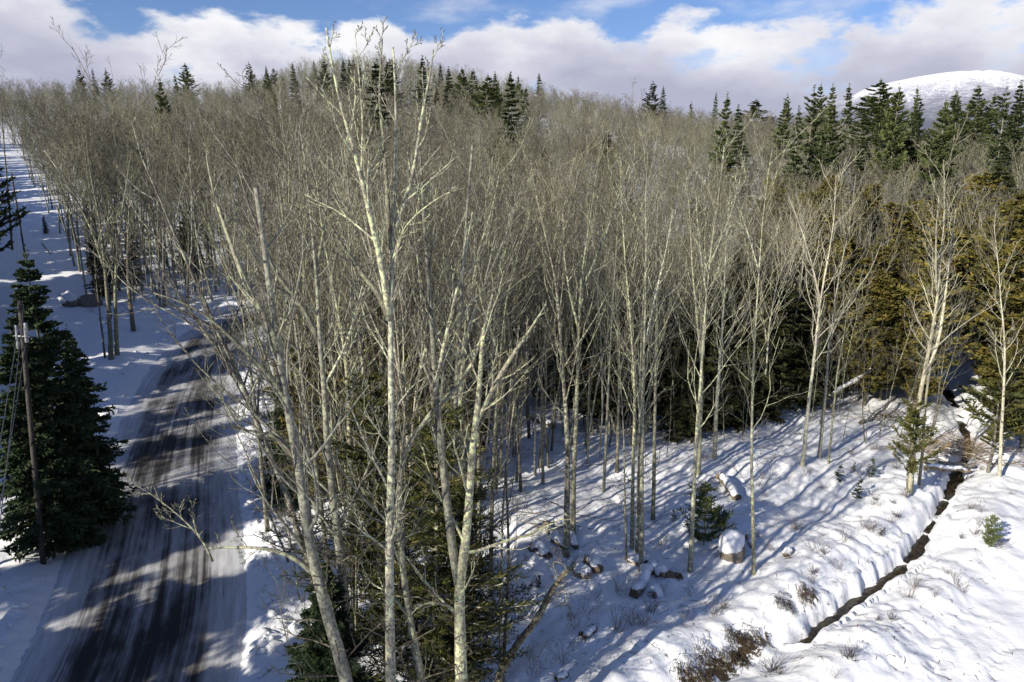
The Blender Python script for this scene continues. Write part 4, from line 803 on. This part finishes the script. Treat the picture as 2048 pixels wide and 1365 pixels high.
log('cut log with its dark round end facing right', (1178, 1128), (1199, 1146), .22, seed=4, group=LG)
log('cut log with its dark round end, below the other cut log', (1150, 1150), (1178, 1156), .22, seed=5, group=LG)
log('weathered log at the foot of the nearest clump trunk', (1258, 1122), (1284, 1136), .13, seed=6, group=LG)
log('snow-covered log pointing down the slope below the clump', (1268, 1196), (1297, 1140), .20, seed=7, group=LG)
log('brown log with snow on top, right of the clump foot', (1291, 1134), (1334, 1156), .19, seed=8, group=LG)
log('splintered log end sticking out right of the brown log', (1330, 1148), (1360, 1160), .15, False, seed=9, group=LG)
log('snowy log leaning on the hummock above the young pine', (1438, 958), (1476, 1002), .20, seed=10, group=LG)
log('short log lying in a dark hollow beside the boulder', (1496, 1078), (1506, 1098), .14, seed=11, group=LG)
log('small dark log end in the snow below the boulder', (1580, 1108), (1568, 1114), .12, seed=12, group=LG)
log('dark log end in the snow left of the twiggy shrubs', (1164, 1276), (1190, 1262), .13, seed=13, group=LG)
log('dark branch stub lying at the bottom edge', (1112, 1362), (1135, 1352), .1, seed=14, group=LG)
log('dark log end below the snow-covered sloping log', (1303, 1192), (1318, 1188), .2, seed=15, group=LG)
log('upper of two logs lying across the brook', (1846, 938), (1946, 944), .12, False, .35, .3, seed=16, bark=BIRCH)
log('lower of two logs lying across the brook', (1850, 950), (1936, 953), .13, True, .3, .25, seed=17)
log('long snow-dusted fallen trunk propped up before the dark hemlocks', (1640, 812), (1795, 800), .13, True, 0.2, 3.3, seed=18, bark=BIRCH)
log('thin fallen trunk on the snow below the propped trunk', (1720, 850), (1788, 800), .1, True, .05, .2, seed=19, bark=BIRCH)
log('fallen pole among the trees left of the propped trunk', (1652, 822), (1722, 800), .09, True, .1, .3, seed=20)
log('snowy log behind the foreground trees at the clearing back', (1065, 838), (1108, 858), .2, True, seed=21)
log('dark stick lying on the open slope at the left', (84, 488), (102, 510), .07, False, seed=22)
log('dark fallen branch across the open slope near the trees', (45, 330), (58, 334), .18, False, seed=23)

def boulder(px, py, w, h, label, cap=True, seed=0, mat=None, name='boulder'):
    p = gp(px, py); import bmesh
    bm = bmesh.new(); bmesh.ops.create_icosphere(bm, subdivisions=4, radius=1); rg = np.random.default_rng(seed)
    V = np.array([v.co for v in bm.verts]); nz = 0.20*perlin(V[:, 0]*1.3+V[:, 2], V[:, 1]*1.3, seed)+0.08*perlin(V[:, 0]*4+V[:, 2]*3, V[:, 1]*4-V[:, 2], seed+1)
    S = V*(1+nz[:, None])*[w, w*.8, h]
    S[:, 0] -= S[:, 2]*0.12
    for v, s in zip(bm.verts, S): v.co = s
    F = [[v.index for v in f.verts] for f in bm.faces]; bm.free()
    o = thing(name, p, label, name.split('_')[-1]); obj('stone', mesh('stone', S+[0, 0, h*.45], None, F, mat or STONE), o)
    if cap:
        up = V[:, 2]+0.25*V[:, 0]*-1+0.18*perlin(V[:, 0]*2, V[:, 1]*2, seed+4); k = sstep(0.12, 0.4, up)
        C = S*(0.97+0.16*k[:, None])+[0, 0, h*.45]+np.stack([0*k, 0*k, 0.09*k], 1); Fk = [f for f in F if up[f].min() > 0.1]
        used = sorted({i for f in Fk for i in f}); mp_ = {a: b for b, a in enumerate(used)}; obj('snow_cap', mesh('snow_cap', C[used], None, [[mp_[i] for i in f] for f in Fk], SNOW), o)
boulder(1465, 1118, .52, .72, 'upright brown boulder wearing a thick cap of snow', seed=3)
boulder(143, 612, .9, .8, 'grey boulder with snow behind the roadside trees', seed=5)
boulder(178, 612, 1.1, .7, 'wide dark boulder behind the roadside pair', seed=6, cap=False)

# utility poles and wires
def pole(top_px, Y, label, hw=True, lean=0.0):
    t = at(top_px[0], top_px[1], Y); x = t[0]-math.sin(lean)*11; g = gz(x, Y); H = t[2]-g
    o = thing('utility_pole', (x, Y, g), label, 'utility pole', None, (0, lean, 0)); gp_ = Geo(); z = np.linspace(-.3, H, 7); gp_.tubes(np.stack([0*z, 0*z, z], 1)[None], np.linspace(.10, .075, 7)[None], 10, True); obj('post', gp_.mesh('post', POLE), o)
    if hw:
        for dx, dz, rr, hh in ((-.17, -1.35, .045, .9), (.17, -1.15, .065, .75)):
            gg = Geo(); zz = np.array([0, .03, .06, hh-.06, hh-.03, hh])+H+dz-hh*.5; gg.tubes(np.stack([zz*0+dx, zz*0-.05, zz], 1)[None], (rr*np.array([.7, .95, 1, 1, .95, .5]))[None], 12, True); obj('equipment_can', gg.mesh('equipment_can', METAL), o)
        gb = Geo(); gb.tubes(np.array([[[-.3, -.05, H-1.3], [.3, -.05, H-1.3]]]), np.full((1, 2), .03), 6, True); obj('bracket', gb.mesh('bracket', METAL), o)
    return np.array([x+math.sin(lean)*H, Y, g+math.cos(lean)*H])
p1 = pole((41, 600), 24.6, 'dark wooden utility pole with grey equipment cans in front of the spruces', True, 0.075)
p2 = pole((23, 345), 80.0, 'distant weathered utility pole on the open snowy slope', False)
def wire(a, b, sag, label, r=.008):
    n = 24; t = np.linspace(0, 1, n); P = np.array(a)*(1-t[:, None])+np.array(b)*t[:, None]; P[:, 2] -= sag*4*t*(1-t); g = Geo(); g.tubes(P[None], np.full((1, n), r), 5)
    tag(obj('overhead_wire', g.mesh('overhead_wire', WIRE)), label, 'wire', 'overhead wires on the left')
wire(p1-[.1, 0, .25], p2-[0, 0, .3], .8, 'overhead wire running from the near pole up to the distant pole')
wire(p1-[-.12, 0, .15], (9.0, -16, 10.4), 0.45, 'uppermost overhead wire running down the left edge from the near pole')
wire(p1-[.12, 0, .7], (8.4, -16, 9.9), .45, 'middle overhead wire running down the left edge from the near pole', .011)
wire(p1-[.05, 0, 1.6], (8.0, -16, 9.2), .45, 'lowest overhead wire running down the left edge from the near pole', .009)
wire(p1-[.2, 0, 1.0], (-22, 6, 6.0), .2, 'thin service wire slanting away to the lower left corner', .009)
stem('tall straight branchless trunk beside the distant utility pole', [(24, 500), (20, 430), (15, 360), (8, 270), (2, 190), (-5, 110)], 7, [], 60, bark=BARKD, group=RS, nl=6, t0=.7)

# dry shrubs, tufts and twigs in the snow
def tuft(seed, n, h, spread, r, mat):
    rg = np.random.default_rng(seed); b = np.zeros((n, 3)); b[:, :2] = rg.normal(0, .10*h, (n, 2)); b[:, 2] = -.08; d = norm(np.stack([rg.normal(0, spread, n), rg.normal(0, spread, n), np.ones(n)], 1)); Ln = h*rg.uniform(.5, 1.1, n); P = [b]
    for k in range(4): d = norm(d+rg.normal(0, .13, d.shape)); P.append(P[-1]+d*(Ln/4)[:, None])
    P = np.stack(P, 1); R = r*np.linspace(1, .5, 5)[None]*np.ones((n, 1)); g = Geo(); g.tubes(P, R, 3)
    c = grow(rg, P, R, Ln, 3, .4, 1, 35, .4, 3, .05, .15, r*.6); g.tubes(c[0], c[1], 3); return g.mesh('shrub', mat)
TUFT = [tuft(1, 14, .9, .35, .007, DRY), tuft(2, 22, .7, .5, .006, DRY), tuft(3, 30, .55, .6, .006, STRAW), tuft(4, 9, 1.2, .3, .008, DRY)]
def shrub(px, py, k, s, label, group):
    p = gp(px, py); o = obj('dry_shrub', TUFT[k], None, p); o.scale = (s, s, s); o.rotation_euler = (0, 0, rng.random()*6.28); tag(o, label, 'shrub', group)
for px, py, k, s, lb in ((1430, 1230, 0, 1.0, 'dry shrub alone left of the dark bare bank'), (1300, 1225, 1, 1.1, 'dark twiggy shrub below the sloping log'), (1235, 1265, 0, 1.1, 'reddish twigs, left part of the shrubs below the sloping log'), (1265, 1250, 1, 1.0, 'reddish twigs in the middle of the shrubs below the sloping log'),
        (1545, 1345, 2, 1.4, 'pale dead grass tuft at the bottom beside the dark bank'), (1700, 1320, 2, 1.1, 'dead grass tuft on the near field bank'), (1605, 1195, 1, .9, 'brown shrub above the snow-draped ledge'), (1735, 1060, 1, 1.2, 'brown twiggy shrub on the left bank of the brook'), (1760, 1070, 2, 1.1, 'shrub close left of the brook bend'),
        (1690, 1085, 0, .9, 'upright dark twig left of the brook bend'), (1995, 1095, 1, 1.0, 'twiggy growth hugging the round spruce sapling'), (1950, 1070, 1, .8, 'twigs left of the round spruce sapling'), (1075, 1340, 3, 1.0, 'tall twigs at the bottom edge right of the leaning broken stem'), (1410, 1080, 2, .9, 'dead grass at the foot of the young pine'),
        (1445, 1060, 1, .8, 'twigs between the young pine and the boulder'), (1540, 1100, 1, .9, 'twigs right of the lone thin dark-footed tree'), (1590, 1060, 0, .7, 'low twigs on the hummock right of the lone thin tree')):
    shrub(px, py, k, s, lb, 'dry shrubs in the clearing')
k = 0
while k < 46:                                          # weeds lining the brook banks
    i = int(rng.integers(15, len(brook_all)-14)); q = brook_all[i]; o_ = rng.normal(0, 1, 2); o_ = o_/np.hypot(*o_)*rng.uniform(1.0, 3.2); x, y = q+o_
    px, py, dep = proj((x, y, .1))
    if px > 2060 or py > 1380 or sdist(np.array([x]), np.array([y]), brook_open)[0][0] < .9: continue
    o = obj('dry_weed', TUFT[int(rng.integers(0, 3))], None, (x, y, gz(x, y))); s = rng.uniform(.4, .85); o.scale = (s, s, s); o.rotation_euler = (0, 0, rng.random()*6); sd_ = sdist(np.array([x]), np.array([y]), brook_all)[1][0]; tag(o, f"dry weed on the brook's {'right' if sd_ > 0 else 'left'} bank, {'farthest' if py < 960 else 'uppermost' if py < 1010 else 'bend' if py < 1100 else 'middle' if py < 1200 else 'lower'} stretch", 'weed', 'dry weeds along the brook'); k += 1
for k in range(50):
    for _ in range(50):
        px, py = rng.uniform(980, 1750), rng.uniform(890, 1360); p = gp(px, py)
        if bdist(p[0], p[1]) > 2.0: break
    o = obj('dry_weed', TUFT[int(rng.choice([0, 1, 3]))], None, p); s = rng.uniform(.35, .9); o.scale = (s, s, s); o.rotation_euler = (0, 0, rng.random()*6); lm = min(((1405, 1060, 'the young pine'), (1465, 1105, 'the snow-capped boulder'), (1150, 1132, 'the crook of the leaning stem'), (1283, 1143, 'the foot of the trunk clump'), (1508, 1149, 'the lone thin tree'), (1700, 960, 'the group of saplings'), (1060, 1270, 'the middle of the leaning stem'), (1490, 1285, 'the bare brown bank'), (1260, 1260, 'the reddish twigs'), (1640, 920, 'the spreading pale pair'), (1300, 1340, 'the bottom edge'), (1060, 970, 'the shaded dark trunks'), (1420, 930, 'the pale stub-footed trunk')), key=lambda q: math.hypot(q[0]-px, q[1]-py)); tag(o, 'few dry twigs in the snow nearest ' + lm[2], 'weed', 'dry twigs in the clearing snow')
# dead grass and roots hanging over the bare bank
def bank_grass(px, py, w, n, label, seed):
    p = gp(px, py); rg = np.random.default_rng(seed); b = np.stack([rg.uniform(-w, w, n), rg.normal(0, .22, n), np.zeros(n)], 1); b[:, 2] = [gz(p[0]+a, p[1]+c)-p[2]+.05 for a, c in b[:, :2]]
    d = norm(np.stack([rg.normal(.1, .3, n), rg.normal(-.55, .25, n), np.full(n, .35)], 1)); P = [b]
    for k in range(4): d = norm(d+[0, -.05, -.42]+rg.normal(0, .1, d.shape)); P.append(P[-1]+d*rg.uniform(.03, .11, (n, 1)))
    P = np.stack(P, 1); g = Geo(); g.tubes(P, .009*np.linspace(1, .5, 5)[None]*np.ones((n, 1)), 3); o = obj('dead_grass_clump', g.mesh('dead_grass', STRAW), None, p); tag(o, label, 'dead grass', 'dead grass hanging over the bare bank', 'stuff')
bank_grass(1492, 1275, .75, 230, 'largest dark clump of dead grass on the bare bank', 1); bank_grass(1440, 1315, .85, 230, 'middle dark clump of dead grass on the bare bank', 2); bank_grass(1385, 1345, .6, 150, 'lowest dark clump of dead grass near the bottom edge', 3)
bank_grass(1612, 1190, .35, 120, 'yellowish dead grass on the snow-draped ledge', 4); bank_grass(1565, 1205, .3, 80, 'small yellowish grass clump left on the ledge', 5)
# brush pile over the brook
def brush(px, py, n, w, label, seed, cat='brush pile'):
    p = gp(px, py); rg = np.random.default_rng(seed); b = np.stack([rg.uniform(-w, w, n), rg.uniform(-.9, .9, n), rg.uniform(.05, .6, n)], 1); d = norm(np.stack([rg.choice([-1, 1], n)*rg.uniform(.6, 1, n), rg.normal(0, .4, n), rg.normal(.1, .22, n)], 1)); Ln = rg.uniform(.8, 2.6, n); P = [b]
    for k in range(4): d = norm(d+rg.normal(0, .08, d.shape)); P.append(P[-1]+d*(Ln/4)[:, None])
    P = np.stack(P, 1); R = rg.uniform(.008, .028, (n, 1))*np.linspace(1, .4, 5)[None]; g = Geo(); g.tubes(P, R, 4); c = grow(rg, P, R, Ln, 5, .2, 1, 38, .4, 3, .02, .14, .005); g.tubes(c[0], c[1], 3); o = obj('brush_pile', g.mesh('brush_pile', WOOD), None, p); tag(o, label, cat)
brush(1885, 905, 90, 1.8, 'tangled pile of dark dead branches over the upper brook', 1); brush(1990, 925, 40, 1.4, 'sprawl of thin dead branches beside the right-edge trunks', 2); brush(1770, 845, 40, 1.8, 'fallen branch tangle under the propped trunk', 3); brush(1115, 1065, 14, .7, 'small branch tangle at the foot of the thick brown-barked tree', 4)
# ploughed snow lumps along the road banks
def lumps():
    rg = np.random.default_rng(77); g = Geo(); import bmesh
    bm = bmesh.new(); bmesh.ops.create_icosphere(bm, subdivisions=1, radius=1); V0 = np.array([v.co for v in bm.verts]); F0 = [[v.index for v in f.verts] for f in bm.faces]; bm.free()
    rl = smooth_line(road, 300)
    for _ in range(900):
        i = int(rg.integers(60, 210)); t = rl[i+1]-rl[i]; t /= np.hypot(*t); nr = np.array([t[1], -t[0]]); s = 1 if rg.random() < .72 else -1; q = rl[i]+nr*s*(3.6+abs(rg.normal(.2, .9)))+t*rg.uniform(-.3, .3); r = .04+abs(rg.normal(0, .07)); g.add((V0*(1+rg.normal(0, .22, (len(V0), 1))))*[r, r, r*.75]+[q[0], q[1], gz(*q)+r*.25], None, F0)
    tag(obj('ploughed_snow_lumps', g.mesh('ploughed_snow_lumps', SNOW)), 'lumps of ploughed snow thrown up along both road banks', 'snow lumps', kind='stuff')
lumps()
def litter():                                          # fallen twigs and bark bits strewn on the snow
    rg = np.random.default_rng(88); P, R = [], []
    while len(P) < 1500:
        q = gp0(rg.uniform(960, 2040), rg.uniform(800, 1362)); b_ = bdist(*q)
        if b_ < .6 or rdist(*q) < 4 or (q[0]+.2*q[1] > 18.5 and b_ > 3 and rg.random() < .85): continue
        a = rg.random()*6.28; l = rg.uniform(.06, .5)*rg.random(); e = q+np.array([math.cos(a), math.sin(a)])*l; m_ = (q+e)/2+rg.normal(0, .12*l, 2)
        P.append([[*q, gz(*q)+.006], [*m_, gz(*m_)+.012+.2*l*rg.random()], [*e, gz(*e)+.01]]); r = rg.uniform(.004, .011); R.append([r, r, r*.5])
    g = Geo(); g.tubes(np.array(P), np.array(R), 3); tag(obj('twig_litter', g.mesh('twig_litter', DRY)), 'fallen twigs and bark bits strewn over the clearing snow', 'twigs', kind='stuff')
litter()

# same-looking neighbours are told apart by their order from the left
def order_labels():
    by = {}
    for o in COL.objects:
        if o.parent is None and 'label' in o and o.get('kind') is None: by.setdefault(o['label'], []).append(o)
    nth = ['leftmost', 'second from left', 'third from left', 'fourth from left', 'fifth from left', 'sixth from left', 'seventh from left', 'eighth from left', 'ninth from left', 'tenth from left', 'eleventh from left', 'twelfth from left', 'thirteenth from left']; num = 'one two three four five six seven eight nine ten eleven twelve thirteen fourteen'.split()
    for lb, os_ in by.items():
        n = len(os_)
        if n < 2 or n > 14: continue
        os_.sort(key=lambda o: proj(o.location)[0])
        for i, o in enumerate(os_):
            w = ('left one' if i == 0 else 'right one') if n == 2 else ('rightmost' if i == n-1 else nth[i]); o['label'] = f'{lb}, {w} of {num[n-1]}' if len(lb.split()) < 12 else f'{lb}, {w}'
order_labels()
